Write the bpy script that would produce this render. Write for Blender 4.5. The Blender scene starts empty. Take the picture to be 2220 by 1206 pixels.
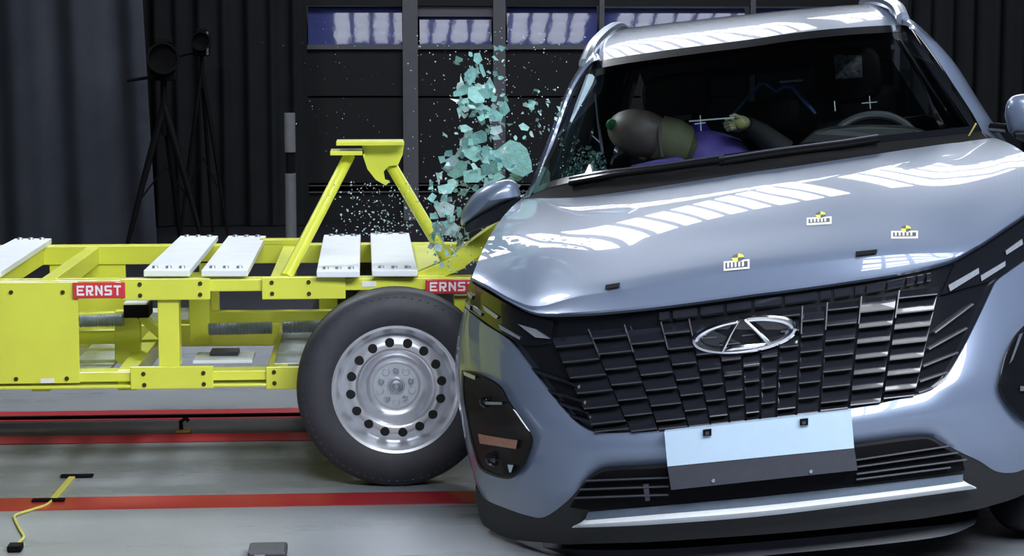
import bpy, bmesh, math, random
import numpy as np
from mathutils import Vector, Matrix
random.seed(7)
sc = bpy.context.scene
COL = sc.collection
V = Vector

# ------------------------------------------------------------------ camera
FPX = 4300.0; CAMH = 1.43; YAW = math.radians(4.2); PIT = math.atan(483 / FPX)
fwd = V((math.sin(YAW) * math.cos(PIT), math.cos(YAW) * math.cos(PIT), -math.sin(PIT)))
rgt = V((math.cos(YAW), -math.sin(YAW), 0)); upv = rgt.cross(fwd)
CAM = V((0, 0, CAMH))
cd = bpy.data.cameras.new('camera'); cd.sensor_width = 36; cd.lens = 36 * FPX / 2220
cd.clip_start = .05; cd.clip_end = 200
cam = bpy.data.objects.new('camera', cd); COL.objects.link(cam)
cam.matrix_world = Matrix.Translation(CAM) @ Matrix((rgt, upv, -fwd)).transposed().to_4x4()
sc.camera = cam

# ------------------------------------------------------------------ world, exposure
wd = bpy.data.worlds.new('world'); sc.world = wd; wd.use_nodes = True
wd.node_tree.nodes['Background'].inputs[0].default_value = (.55, .65, .85, 1)
wd.node_tree.nodes['Background'].inputs[1].default_value = .12
sc.view_settings.view_transform = 'Standard'; sc.view_settings.look = 'None'
sc.view_settings.exposure = 0.36; sc.view_settings.gamma = 1
sc.view_settings.use_curve_mapping = False
LAMP_STRENGTH = 9.0
# ceiling lamp banks: (x0, x1, y0, y1, columns, rows, strength factor)
LAMP_Z = 4.3
BANKS = [(-.38, 2.58, 11.6, 13.9, 13, 9, 1.1), (2.88, 4.7, 11.6, 13.9, 8, 9, 1.1),
         (-.8, 1.8, -.4, 2.2, 4, 3, 2.0), (2.2, 4.8, -.4, 2.6, 4, 4, 2.2), (1.5, 3.6, 4.6, 6.0, 6, 6, 1.3), (-2.4, -1.2, 9.0, 10.0, 4, 4, 7.0)]

# ------------------------------------------------------------------ helpers
def ray(px, py): return fwd * FPX + rgt * (px - 1110) + upv * (603 - py)
def atY(px, py, Y):
    r = ray(px, py); return CAM + r * (Y / r.y)
def atZ(px, py, Z):
    r = ray(px, py); return CAM + r * ((Z - CAMH) / r.z)

CAR_YAW = math.radians(13.45); CAR_ROLL = math.radians(7.64)
cy, sy = math.cos(CAR_YAW), math.sin(CAR_YAW); cr, sr = math.cos(CAR_ROLL), math.sin(CAR_ROLL)
CAR_R = Matrix(((cy, sy, 0), (-sy, cy, 0), (0, 0, 1))) @ Matrix(((cr, 0, -sr), (0, 1, 0), (sr, 0, cr)))
CAR_O = V((1.092, 5.1, 0))
CAR_M = Matrix.Translation(CAR_O) @ CAR_R.to_4x4()
CAR_I = CAR_M.inverted()
_co = CAR_I @ CAM; _rot = CAR_R.transposed()
def cl(px, py, F):
    """point on the car's own surface y = F(x, z) (car coordinates) met by the sight line"""
    d = _rot @ ray(px, py)
    if not callable(F): return _co + d * ((F - _co.y) / d.y)
    y = .2
    for _ in range(14):
        p = _co + d * ((y - _co.y) / d.y)
        y = .5 * y + .5 * F(p.x, p.z)
    return _co + d * ((y - _co.y) / d.y)

def smooth_line(pts, n):
    """Catmull-Rom through knots, n samples per span"""
    P = [V((*p, 0)) if len(p) == 2 else V(p) for p in pts]
    out = []
    for i in range(len(P) - 1):
        p0 = P[max(i - 1, 0)]; p1 = P[i]; p2 = P[i + 1]; p3 = P[min(i + 2, len(P) - 1)]
        for k in range(n):
            t = k / n
            out.append(.5 * ((2 * p1) + (p2 - p0) * t + (2 * p0 - 5 * p1 + 4 * p2 - p3) * t * t + (3 * p1 - p0 - 3 * p2 + p3) * t ** 3))
    out.append(P[-1]); return out
def resample(pts, n):
    P = [V((*p, 0)) if len(p) == 2 else V(p) for p in pts]
    L = [0]
    for a, b in zip(P, P[1:]): L.append(L[-1] + (b - a).length)
    out = []; j = 0
    for k in range(n):
        s = L[-1] * k / (n - 1)
        while j < len(P) - 2 and L[j + 1] < s: j += 1
        t = (s - L[j]) / max(L[j + 1] - L[j], 1e-9)
        out.append(P[j].lerp(P[j + 1], min(max(t, 0), 1)))
    return out

class MB:
    def __init__(s): s.v = []; s.f = []; s.m = []
    def add(s, vs, fs, m=0):
        o = len(s.v); s.v += [V(x) for x in vs]
        for f in fs: s.f.append([i + o for i in f]); s.m.append(m)
        return s
    def hexa(s, p, m=0):
        return s.add(p, [(0, 3, 2, 1), (4, 5, 6, 7), (0, 1, 5, 4), (1, 2, 6, 5), (2, 3, 7, 6), (3, 0, 4, 7)], m)
    def box(s, x0, x1, y0, y1, z0, z1, m=0):
        return s.hexa([(x0, y0, z0), (x1, y0, z0), (x1, y1, z0), (x0, y1, z0), (x0, y0, z1), (x1, y0, z1), (x1, y1, z1), (x0, y1, z1)], m)
    def bar(s, a, b, w, h, up=(0, 0, 1), m=0):
        a = V(a); b = V(b); d = (b - a).normalized(); u = V(up)
        sd = d.cross(u).normalized() * (w / 2); uu = sd.cross(d).normalized() * (h / 2)
        return s.hexa([a - sd - uu, a + sd - uu, b + sd - uu, b - sd - uu, a - sd + uu, a + sd + uu, b + sd + uu, b - sd + uu], m)
    def tube(s, pts, r, n=10, cap=True, m=0, flat=1.0):
        P = [V(p) for p in pts]; R = r if isinstance(r, (list, tuple)) else [r] * len(P)
        o = len(s.v); ref = None
        for i, p in enumerate(P):
            d = (P[min(i + 1, len(P) - 1)] - P[max(i - 1, 0)]).normalized()
            if ref is None: ref = V((0, 0, 1)) if abs(d.z) < .9 else V((1, 0, 0))
            a = d.cross(ref).normalized(); b = a.cross(d).normalized(); ref = b
            for k in range(n):
                t = 2 * math.pi * k / n
                s.v.append(p + a * math.cos(t) * R[i] + b * math.sin(t) * R[i] * flat)
        for i in range(len(P) - 1):
            for k in range(n):
                k2 = (k + 1) % n
                s.f.append([o + i * n + k, o + i * n + k2, o + (i + 1) * n + k2, o + (i + 1) * n + k]); s.m.append(m)
        if cap:
            s.f.append([o + k for k in range(n)][::-1]); s.m.append(m)
            s.f.append([o + (len(P) - 1) * n + k for k in range(n)]); s.m.append(m)
        return s
    def prism(s, pts, vec, m=0):
        n = len(pts); P = [V(p) for p in pts]; Q = [p + V(vec) for p in P]
        return s.add(P + Q, [list(range(n)), list(range(2 * n - 1, n - 1, -1))] + [(i, i + n, (i + 1) % n + n, (i + 1) % n) for i in range(n)], m)
    def grid(s, rows, m=0, back=None):
        """rows of points; back = vector or None gives the sheet a thickness"""
        nr = len(rows); nc = len(rows[0])
        vs = [V(p) for r in rows for p in r]
        fs = [(i * nc + j, (i + 1) * nc + j, (i + 1) * nc + j + 1, i * nc + j + 1) for i in range(nr - 1) for j in range(nc - 1)]
        s.add(vs, fs, m)
        if back is not None:
            b = V(back); k = nr * nc
            rim = [j for j in range(nc)] + [i * nc + nc - 1 for i in range(1, nr)] + [(nr - 1) * nc + j for j in range(nc - 2, -1, -1)] + [i * nc for i in range(nr - 2, 0, -1)]
            n = len(rim)
            s.add([vs[i] for i in rim] + [vs[i] + b for i in rim], [(i, (i + 1) % n, (i + 1) % n + n, i + n) for i in range(n)], m)
        return s
    def lathe(s, prof, c, ax, n=48, m=0, close=False):
        """prof: (radius, along-axis) pairs"""
        c = V(c); ax = V(ax).normalized(); a = ax.orthogonal().normalized(); b = ax.cross(a); o = len(s.v); k = len(prof)
        for i in range(n):
            t = 2 * math.pi * i / n; d = a * math.cos(t) + b * math.sin(t)
            for (r, h) in prof: s.v.append(c + d * r + ax * h)
        for i in range(n):
            i2 = (i + 1) % n
            for j in range(k - 1 if not close else k):
                j2 = (j + 1) % k
                s.f.append([o + i * k + j, o + i2 * k + j, o + i2 * k + j2, o + i * k + j2]); s.m.append(m)
        return s
    def ball(s, c, rx, ry, rz, n=20, rot=None, m=0):
        c = V(c); vs = []; fs = []; h = n // 2
        for i in range(h + 1):
            th = math.pi * i / h
            for j in range(n):
                ph = 2 * math.pi * j / n
                p = V((rx * math.sin(th) * math.cos(ph), ry * math.sin(th) * math.sin(ph), rz * math.cos(th)))
                vs.append(c + (rot @ p if rot else p))
        for i in range(h):
            for j in range(n): fs.append((i * n + j, (i + 1) * n + j, (i + 1) * n + (j + 1) % n, i * n + (j + 1) % n))
        return s.add(vs, fs, m)
    def build(s, name, mats, parent=None, smooth=False, bevel=0, angle=35, fix=True):
        me = bpy.data.meshes.new(name)
        me.from_pydata([tuple(p) for p in s.v], [], s.f)
        for mt in (mats if isinstance(mats, (list, tuple)) else [mats]): me.materials.append(mt)
        me.polygons.foreach_set('material_index', s.m)
        bm = bmesh.new(); bm.from_mesh(me)
        if fix:
            bmesh.ops.remove_doubles(bm, verts=bm.verts, dist=1e-6)
            bmesh.ops.recalc_face_normals(bm, faces=bm.faces)
        bm.to_mesh(me); bm.free()
        if smooth:
            me.polygons.foreach_set('use_smooth', [True] * len(me.polygons))
            try: me.set_sharp_from_angle(angle=math.radians(angle))
            except Exception: pass
        o = bpy.data.objects.new(name, me); COL.objects.link(o)
        if parent is not None: o.parent = parent
        if bevel:
            b = o.modifiers.new('bevel', 'BEVEL'); b.width = bevel; b.segments = 2; b.limit_method = 'ANGLE'; b.angle_limit = math.radians(40)
        return o

# bookkeeping: a thing is an Empty at its base; parts are built in world coordinates and shifted
OFFS = {}
def thing(name, label, cat, loc=(0, 0, 0), group=None):
    o = bpy.data.objects.new(name, None); COL.objects.link(o); o.location = loc; o.empty_display_size = .1
    o['label'] = label; o['category'] = cat
    if group: o['group'] = group
    OFFS[o.name] = V(loc); return o
def tag(o, label, cat, group=None, kind=None):
    o['label'] = label; o['category'] = cat
    if group: o['group'] = group
    if kind: o['kind'] = kind
    return o
def part(mb, name, mat, parent, **k):
    """part (or sub-part) of a thing without rotation: world coordinates in, base-relative mesh out"""
    off = OFFS[parent.name] if parent.name in OFFS else V((0, 0, 0))
    if off.length: mb.v = [p - off for p in mb.v]
    o = MB.build(mb, name, mat, None, **k); o.parent = parent
    OFFS[o.name] = off if parent.parent is None or parent.type == 'EMPTY' else off
    return o
def cpart(mb, name, mat, parent, **k):
    """part of the car: car coordinates"""
    o = MB.build(mb, name, mat, None, **k); o.parent = parent; return o
def struct(mb, name, mat, **k):
    o = MB.build(mb, name, mat, None, **k); o['kind'] = 'structure'; return o
def root_mesh(mb, name, mat, label, cat, group=None, **k):
    return tag(MB.build(mb, name, mat, None, **k), label, cat, group)

# ------------------------------------------------------------------ materials
def mat(name, col, rough=.5, metal=0, coat=0, noise=0, nscale=8, bump=0, bscale=60, emit=0, trans=0, spec=.5, coatr=.03, stretch=None, ior=None):
    m = bpy.data.materials.new(name); m.use_nodes = True; nt = m.node_tree; b = nt.nodes['Principled BSDF']
    b.inputs['Base Color'].default_value = (*col, 1); b.inputs['Roughness'].default_value = rough
    b.inputs['Metallic'].default_value = metal; b.inputs['Coat Weight'].default_value = coat; b.inputs['Coat Roughness'].default_value = coatr
    b.inputs['Specular IOR Level'].default_value = spec; b.inputs['Transmission Weight'].default_value = trans
    if ior: b.inputs['IOR'].default_value = ior
    if emit: b.inputs['Emission Color'].default_value = (*col, 1); b.inputs['Emission Strength'].default_value = emit
    tc = None
    if noise or bump:
        tc = nt.nodes.new('ShaderNodeTexCoord'); mp = nt.nodes.new('ShaderNodeMapping'); nt.links.new(tc.outputs['Object'], mp.inputs[0])
        if stretch: mp.inputs['Scale'].default_value = stretch
    if noise:
        n = nt.nodes.new('ShaderNodeTexNoise'); n.inputs['Scale'].default_value = nscale; n.inputs['Detail'].default_value = 6
        nt.links.new(mp.outputs[0], n.inputs['Vector'])
        r = nt.nodes.new('ShaderNodeMapRange'); r.inputs['From Min'].default_value = .25; r.inputs['From Max'].default_value = .75
        r.inputs['To Min'].default_value = 1 - noise; r.inputs['To Max'].default_value = 1 + noise
        nt.links.new(n.outputs[0], r.inputs[0])
        mx = nt.nodes.new('ShaderNodeVectorMath'); mx.operation = 'SCALE'; mx.inputs[0].default_value = col
        nt.links.new(r.outputs[0], mx.inputs['Scale']); nt.links.new(mx.outputs[0], b.inputs['Base Color'])
    if bump:
        n2 = nt.nodes.new('ShaderNodeTexNoise'); n2.inputs['Scale'].default_value = bscale; n2.inputs['Detail'].default_value = 3
        nt.links.new(mp.outputs[0], n2.inputs['Vector'])
        bp = nt.nodes.new('ShaderNodeBump'); bp.inputs['Strength'].default_value = bump; bp.inputs['Distance'].default_value = .01
        nt.links.new(n2.outputs[0], bp.inputs['Height']); nt.links.new(bp.outputs[0], b.inputs['Normal'])
    return m
def thin_glass(name, tint, gloss=.06, rough=.02, dens=0.0):
    m = bpy.data.materials.new(name); m.use_nodes = True; nt = m.node_tree; nt.nodes.clear()
    o = nt.nodes.new('ShaderNodeOutputMaterial'); t = nt.nodes.new('ShaderNodeBsdfTransparent'); g = nt.nodes.new('ShaderNodeBsdfGlossy')
    t.inputs[0].default_value = (*tint, 1); g.inputs['Roughness'].default_value = rough
    fr = nt.nodes.new('ShaderNodeFresnel'); fr.inputs[0].default_value = 1.45
    mx = nt.nodes.new('ShaderNodeMixShader'); nt.links.new(fr.outputs[0], mx.inputs[0])
    nt.links.new(t.outputs[0], mx.inputs[1]); nt.links.new(g.outputs[0], mx.inputs[2]); nt.links.new(mx.outputs[0], o.inputs[0])
    return m

M_PAINT = mat('metallic blue grey paint', (.150, .190, .285), .38, .32, 1.0, noise=.03, nscale=300, coatr=.012)
M_PLATE = mat('pale blue board', (.42, .55, .70), .35, .0, .3, noise=.02, nscale=40)
M_GLOSSBLACK = mat('gloss black plastic', (.006, .007, .010), .18, 0, .6, noise=.1, nscale=30)
M_POD = mat('satin black lamp pod', (.005, .006, .008), .3, 0, .06, noise=.1, nscale=30, spec=.12)
M_CELL = mat('grille louvre black', (.010, .011, .016), .22, 0, .8, noise=.1, nscale=40)
M_CELLIP = mat('grille louvre bright lip', (.075, .075, .09), .35, .5, 0, noise=.1, nscale=60)  # chrome-like grey, with the lips' highlights put into the colour
M_MATTBLACK = mat('matt black plastic', (.0065, .007, .009), .6, 0, 0, noise=.15, nscale=40, bump=.1, bscale=400)
M_DARKGREY = mat('dark grey plastic', (.035, .038, .052), .5, 0, 0, noise=.1, nscale=40)
M_CHROME = mat('chrome', (.78, .80, .86), .12, 1.0, noise=.05, nscale=60)
M_SATIN = mat('satin silver', (.52, .58, .70), .28, .9, noise=.05, nscale=60)
M_LENS = mat('lamp lens', (.30, .32, .38), .15, .3, .8, noise=.1, nscale=80)
M_ORANGE = mat('amber reflector', (.30, .16, .11), .3, 0, .5, noise=.3, nscale=120)
M_WINDSHIELD = thin_glass('windshield glass', (.72, .80, .82))
M_SIDEGLASS = thin_glass('side glass', (.25, .30, .32))
M_INTERIOR = mat('black interior trim', (.004, .004, .005), .8, noise=.2, nscale=30, spec=.2)
M_SEAT = mat('black seat cloth', (.007, .007, .009), .8, noise=.2, nscale=60)
M_DASH = mat('charcoal dashboard', (.009, .0095, .011), .6, noise=.2, nscale=30)
M_RUBBER = mat('tyre rubber', (.030, .032, .042), .6, noise=.15, nscale=25, bump=.12, bscale=220)
M_RIM = mat('silver painted steel', (.70, .72, .78), .34, .75, .2, noise=.06, nscale=40)
M_HOLE = mat('dark recess', (.004, .004, .006), .8, noise=.1)
M_YELLOW = mat('yellow machine paint', (.70, .74, .07), .42, 0, .25, noise=.05, nscale=6, bump=.04, bscale=90)
M_WHITE = mat('white painted steel', (.80, .84, .90), .45, 0, .1, noise=.04, nscale=12)
M_STEEL = mat('galvanised steel', (.42, .46, .52), .4, .7, noise=.15, nscale=30)
M_RED = mat('red sign enamel', (.62, .035, .05), .4, 0, .3, noise=.05, nscale=30)
M_LETTER = mat('white lettering', (.88, .85, .88), .5, noise=.02)
M_BOLT = mat('dark bolt', (.05, .05, .02), .5, .6, noise=.2, nscale=200)
M_CURTAIN = mat('charcoal blue curtain cloth', (.036, .040, .052), .9, noise=.12, nscale=4, bump=.1, bscale=300, spec=.1)
M_DRAPE = mat('black drape cloth', (.0105, .0118, .0138), .9, noise=.15, nscale=5, bump=.1, bscale=300, spec=.1)
M_POST = mat('grey partition post', (.060, .062, .078), .6, noise=.12, nscale=6)
M_PANEL = mat('dark partition panel', (.0065, .0065, .0085), .7, noise=.2, nscale=5, spec=.25)
M_BLUEGLASS = mat('blue tinted glass', (.05, .062, .19), .035, 0, 0, noise=.1, nscale=4, bump=.05, bscale=5, spec=.30)
M_GREYPOLE = mat('grey painted pole', (.11, .115, .125), .6, noise=.1, nscale=20)
M_BLACK = mat('black metal', (.002, .002, .003), .75, noise=.2, nscale=40, spec=.12)
M_REDLINE = mat('red floor paint', (.40, .022, .03), .35, 0, .15, noise=.16, nscale=5, stretch=(.3, 2, 1))
M_SLOT = mat('dark rail slot', (.010, .003, .005), .6, noise=.2, nscale=8)
M_MAT = mat('black rubber matting', (.010, .011, .016), .5, noise=.2, nscale=5)
M_SHARD = mat('shattered turquoise safety glass', (.24, .50, .47), .35, 0, .3, noise=.22, nscale=60, bump=.4, bscale=200)
M_SHARDPALE = mat('pale shattered glass', (.45, .60, .60), .3, 0, .4, noise=.2, nscale=80, bump=.4, bscale=200)
M_HEAD = mat('brown dummy skin', (.21, .165, .145), .45, noise=.1, nscale=20)
M_OLIVE = mat('olive collar', (.19, .19, .10), .6, noise=.12, nscale=30)
M_PURPLE = mat('violet dummy suit', (.15, .10, .46), .6, noise=.15, nscale=20)
M_BLUEBELT = mat('blue belt webbing', (.14, .28, .70), .6, noise=.1, nscale=40)
M_GREEN = mat('green paint mark', (.01, .22, .09), .5, noise=.1, nscale=40)
M_HAND = mat('dummy hand vinyl', (.30, .28, .16), .5, noise=.1, nscale=40)
M_YELMARK = mat('target yellow', (.62, .70, .06), .5, noise=.05)
M_PAPER = mat('white paper', (.78, .80, .82), .7, noise=.03)
M_CABLEY = mat('yellow cable', (.58, .54, .12), .5, noise=.1, nscale=60)
M_LAMPFRAME = mat('lamp frame', (.05, .05, .055), .6, noise=.1)
M_CEIL = mat('dark hall ceiling', (.045, .05, .06), .8, noise=.15, nscale=1)
M_WALLD = mat('dark hall wall', (.05, .055, .07), .8, noise=.15, nscale=1)

def floor_mat():
    m = mat('concrete floor', (.27, .29, .32), .30, noise=.18, nscale=1.6, bump=.05, bscale=40, spec=.5)
    nt = m.node_tree; b = nt.nodes['Principled BSDF']
    n = nt.nodes.new('ShaderNodeTexNoise'); n.inputs['Scale'].default_value = 2.2; n.inputs['Detail'].default_value = 8
    tc = nt.nodes.new('ShaderNodeTexCoord'); mp = nt.nodes.new('ShaderNodeMapping'); mp.inputs['Scale'].default_value = (.35, 3, 1)
    nt.links.new(tc.outputs['Object'], mp.inputs[0]); nt.links.new(mp.outputs[0], n.inputs['Vector'])
    r = nt.nodes.new('ShaderNodeMapRange'); r.inputs['To Min'].default_value = .16; r.inputs['To Max'].default_value = .42
    nt.links.new(n.outputs[0], r.inputs[0]); nt.links.new(r.outputs[0], b.inputs['Roughness'])
    return m
M_FLOOR = floor_mat()
def lamp_mat(k):
    m = bpy.data.materials.new('lamp diffuser'); m.use_nodes = True; b = m.node_tree.nodes['Principled BSDF']
    b.inputs['Base Color'].default_value = (.9, .9, .9, 1); b.inputs['Emission Color'].default_value = (.90, .95, 1.0, 1)
    b.inputs['Emission Strength'].default_value = LAMP_STRENGTH * k; return m

# ------------------------------------------------------------------ lamp banks overhead
def bank(x0, x1, y0, y1, nc, nr, k, idx):
    words = ['over the far end of the hall, left of the gap', 'over the far end of the hall, right of the gap', 'over the camera', 'high in front of the car on the right', 'straight above the car bonnet', 'above the yellow trolley'][idx]
    t = thing('ceiling_lamp', 'large gridded lamp bank ' + words, 'lamp', ((x0 + x1) / 2, (y0 + y1) / 2, LAMP_Z), 'overhead lamp banks')
    fr = MB(); fr.box(x0 - .06, x1 + .06, y0 - .06, y1 + .06, LAMP_Z + .03, LAMP_Z + .12)
    part(fr, 'lamp_housing', M_LAMPFRAME, t)
    lm = lamp_mat(k); dx = (x1 - x0) / nc; dy = (y1 - y0) / nr
    for i in range(nc):
        for j in range(nr):
            gx = .032 if nc > 6 else .035; gy = .032 if nc > 6 else .04
            d = MB(); d.box(x0 + i * dx + gx, x0 + (i + 1) * dx - gx, y0 + j * dy + gy, y0 + (j + 1) * dy - gy, LAMP_Z, LAMP_Z + .03)
            part(d, 'diffuser', lm, t)
for i, b in enumerate(BANKS): bank(*b, i)

# ------------------------------------------------------------------ hall shell
YB = 17.2
f = MB(); f.box(-9, 9, -4, 18, -.1, 0); struct(f, 'floor', M_FLOOR)
f = MB(); f.box(-9, 9, -4, 18, 6.2, 6.3); struct(f, 'ceiling', M_CEIL)
f = MB(); f.box(-9, 9, 17.6, 17.8, 0, 6.2); struct(f, 'wall_back', M_WALLD)
f = MB(); f.box(-9.1, -9, -4, 18, 0, 6.2); struct(f, 'wall_left', M_WALLD)
f = MB(); f.box(9, 9.1, -4, 18, 0, 6.2); struct(f, 'wall_right', M_WALLD)
f = MB(); f.box(-9, 9, -4.1, -4, 0, 6.2); struct(f, 'wall_front', M_WALLD)
def stripe(n, ya, yb, m, z=.003):
    f = MB(); f.box(-8, 8, ya, yb, 0.0005, z); struct(f, n, m)
def yfloor(py, px=300): return atZ(px, py, 0).y
stripe('trim_1', yfloor(1104), yfloor(1078), M_REDLINE)
stripe('trim_2', yfloor(961), yfloor(944), M_REDLINE)
stripe('trim_3', yfloor(944) + .004, yfloor(912) - .004, M_SLOT, .0025)
stripe('trim_4', yfloor(912), yfloor(891), M_REDLINE)
f = MB(); f.box(-8, 8, 10.2, 17.5, .0005, .012); root_mesh(f, 'floor_mat', M_MAT, 'wide black rubber matting on the floor behind the trolley', 'mat')

# ------------------------------------------------------------------ curtains
def curtain(name, pxs, Y, z0, z1, m, label, amp=.05, lean=0.0, wl=.16):
    xa = atY(pxs[0], 300, Y).x; xb = atY(pxs[1], 300, Y).x
    n = int((xb - xa) / .018); rows = []
    rnd = random.Random(hash(name + str(int(pxs[0]))) % 1000 if False else int(pxs[0]) + 11)
    ph = [rnd.uniform(0, 6.28) for _ in range(4)]
    for k in range(7):
        v = k / 6; z = z1 + (z0 - z1) * v; row = []
        for i in range(n + 1):
            x = xa + (xb - xa) * i / n; u = x + .05 * math.sin(x * 3 + ph[3])
            d = amp * (math.sin(u * 6.283 / wl + ph[0] + .3 * v) + .6 * math.sin(u * 6.283 / (wl * 2.3) + ph[1]) + .35 * math.sin(u * 6.283 / (wl * .51) + ph[2] - .5 * v))
            row.append((x + lean * v * (1 + .5 * math.sin(3 * x)), Y + d * (.75 + .25 * v), z))
        rows.append(row)
    mb = MB(); mb.grid(rows, back=(0, .02, 0))
    return root_mesh(mb, name, m, label, 'curtain', smooth=True, angle=80)
curtain('curtain', (-500, 285), 15.0, .02, 4.5, M_CURTAIN, 'tall charcoal blue curtain in soft folds at the left edge', .045, .12, .42)
curtain('curtain', (250, 668), 16.6, .02, 4.8, M_DRAPE, 'black pleated drape behind the tripod cameras', .035, .0, .17)
curtain('curtain', (1960, 2700), 16.4, .02, 4.8, M_DRAPE, 'black pleated drape behind the right side of the car', .04, .0, .2)

# ------------------------------------------------------------------ glazed partition
pt = thing('glazed_partition', 'dark partition with grey posts and a row of blue glass panes on top', 'partition', tuple(V((atY(980, 500, YB).x, YB, 0))))
def pbox(px0, px1, py0, py1, Y, d, name, m, parent=pt, z0=None, z1=None):
    a = atY(px0, py1, Y); b = atY(px1, py0, Y)
    mb = MB(); mb.box(a.x, b.x, Y, Y + d, a.z if z0 is None else z0, b.z if z1 is None else z1)
    return part(mb, name, m, parent)
for (x0, x1) in ((876, 905), (1070, 1096), (1297, 1311), (1620, 1640), (1930, 1955)):
    pbox(x0, x1, -60, 590, YB - .07, .07, 'post', M_POST, z0=0)
pbox(640, 1955, 97, 107, YB - .05, .05, 'rail', M_POST)
pbox(640, 1955, -10, 12, YB - .05, .05, 'rail', M_PANEL)
pbox(650, 1955, 398, 402, YB - .03, .03, 'rail', M_POST); pbox(650, 1955, 412, 416, YB - .03, .03, 'rail', M_POST)
for (x0, x1) in ((650, 876), (905, 1070), (1096, 1297), (1311, 1620), (1640, 1930)):
    pbox(x0, x1, 107, 208, YB, .03, 'panel', M_PANEL); pbox(x0, x1, 212, 397, YB, .03, 'panel', M_PANEL)
    pbox(x0, x1, 416, 590, YB, .03, 'panel', M_PANEL, z0=0)
TILT = math.radians(13)
def pane(px0, px1, py0, py1):
    a = atY(px0, py1, YB); b = atY(px1, py0, YB); h = b.z - a.z; d = h * math.tan(TILT)
    mb = MB(); mb.hexa([(a.x, YB, a.z), (b.x, YB, a.z), (b.x, YB + .02, a.z), (a.x, YB + .02, a.z), (a.x, YB + d, b.z), (b.x, YB + d, b.z), (b.x, YB + d + .02, b.z), (a.x, YB + d + .02, b.z)])
    part(mb, 'pane', M_BLUEGLASS, pt)
for q in ((668, 874, 14, 97), (910, 1066, 36, 97), (1100, 1296, 14, 97), (1312, 1618, 18, 97), (1642, 1928, 18, 97)): pane(*q)
pbox(905, 1070, 12, 36, YB, .03, 'panel', M_POST)
pbox(876, 1096, -60, -4, YB - .02, .02, 'panel', M_PANEL)

# ------------------------------------------------------------------ marker pole
a = atY(631, 500, 12.5)
mp_ = thing('marker_pole', 'slim grey pole with a black joint standing in front of the dark partition', 'pole', (a.x, 12.5, 0))
x0 = atY(619, 300, 12.5).x; x1 = atY(643, 300, 12.5).x
for (ya, yb, m, n) in ((245, 330, M_GREYPOLE, 'upper_tube'), (330, 376, M_BLACK, 'joint'), (376, 520, M_GREYPOLE, 'lower_tube')):
    mb = MB(); za = atY(630, yb, 12.5).z; zb = atY(630, ya, 12.5).z
    if n == 'lower_tube': za = .02
    w = (x1 - x0) / 2 * (.75 if n == 'joint' else 1)
    mb.tube([(a.x, 12.5, za), (a.x, 12.5, zb)], w, 16); part(mb, n, m, mp_, smooth=True)
mb = MB(); mb.box(a.x - .1, a.x + .1, 12.4, 12.6, .012, .03); part(mb, 'foot_plate', M_BLACK, mp_)

# ------------------------------------------------------------------ cameras on tripods
def tripod(px, py_top, Y, label, s, strip=False):
    g = atY(px, 300, Y); topz = atY(px, py_top, Y).z
    t = thing('tripod_camera', label, 'camera', (g.x, Y, 0), 'cameras on tripods by the black drape')
    x = g.x; hz = topz - .30 * s
    mb = MB(); mb.tube([(x, Y, hz - .45 * s), (x, Y, hz - .02)], .025 * s, 10); part(mb, 'column', M_BLACK, t, smooth=True)
    for (dx, dy) in ((-.30, -.1), (.30, -.12), (.08, .3)):
        mb = MB(); mb.tube([(x, Y, hz - .22 * s), (x + dx * .55 * s, Y + dy * .55 * s, (hz - .22 * s) * .48), (x + dx * s, Y + dy * s, .02)], [.03 * s, .024 * s, .016 * s], 8); part(mb, 'leg', M_BLACK, t, smooth=True)
    mb = MB(); mb.tube([(x - .18 * s, Y - .06 * s, .40), (x, Y, .62), (x + .18 * s, Y - .07 * s, .40)], .008, 6); part(mb, 'brace', M_BLACK, t)
    mb = MB(); mb.box(x - .10 * s, x + .10 * s, Y - .06, Y + .06, hz - .03, hz + .04 * s); part(mb, 'pan_head', M_BLACK, t, bevel=.01)
    mb = MB(); mb.tube([(x - .06 * s, Y, hz), (x - .26 * s, Y - .1, hz - .03)], .012 * s, 8); part(mb, 'pan_handle', M_BLACK, t)
    mb = MB(); mb.box(x - .11 * s, x + .10 * s, Y - .1, Y + .14, hz + .04 * s, hz + .22 * s); part(mb, 'camera_body', M_BLACK, t, bevel=.012)
    c = V((x + .03 * s, Y - .1, hz + .14 * s))
    mb = MB(); mb.lathe([(0, -.02), (.085 * s, -.02), (.085 * s, .10), (.115 * s, .10), (.12 * s, .20), (.105 * s, .20), (.10 * s, .14), (0, .13)], c, (0, -1, 0), 24)
    part(mb, 'lens', M_BLACK, t, smooth=True)
    mb = MB(); mb.box(x - .06 * s, x + .07 * s, Y - .08, Y + .08, hz + .25 * s, hz + .30 * s); part(mb, 'carry_handle', M_BLACK, t, bevel=.01)
    if strip:
        mb = MB(); mb.box(x + .08 * s, x + .105 * s, Y - .14, Y - .12, hz - .02, hz + .26 * s); part(mb, 'lit_edge', M_GREYPOLE, t)  # grey strip stands in for light on the camera's edge
    return t
tripod(357, 80, 14.6, 'black video camera on a wide spread tripod beside the grey curtain', .95)
tripod(440, 62, 15.8, 'slim black camera stand with one thin edge painted as lit, right of the wide tripod', .62, True)

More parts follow.
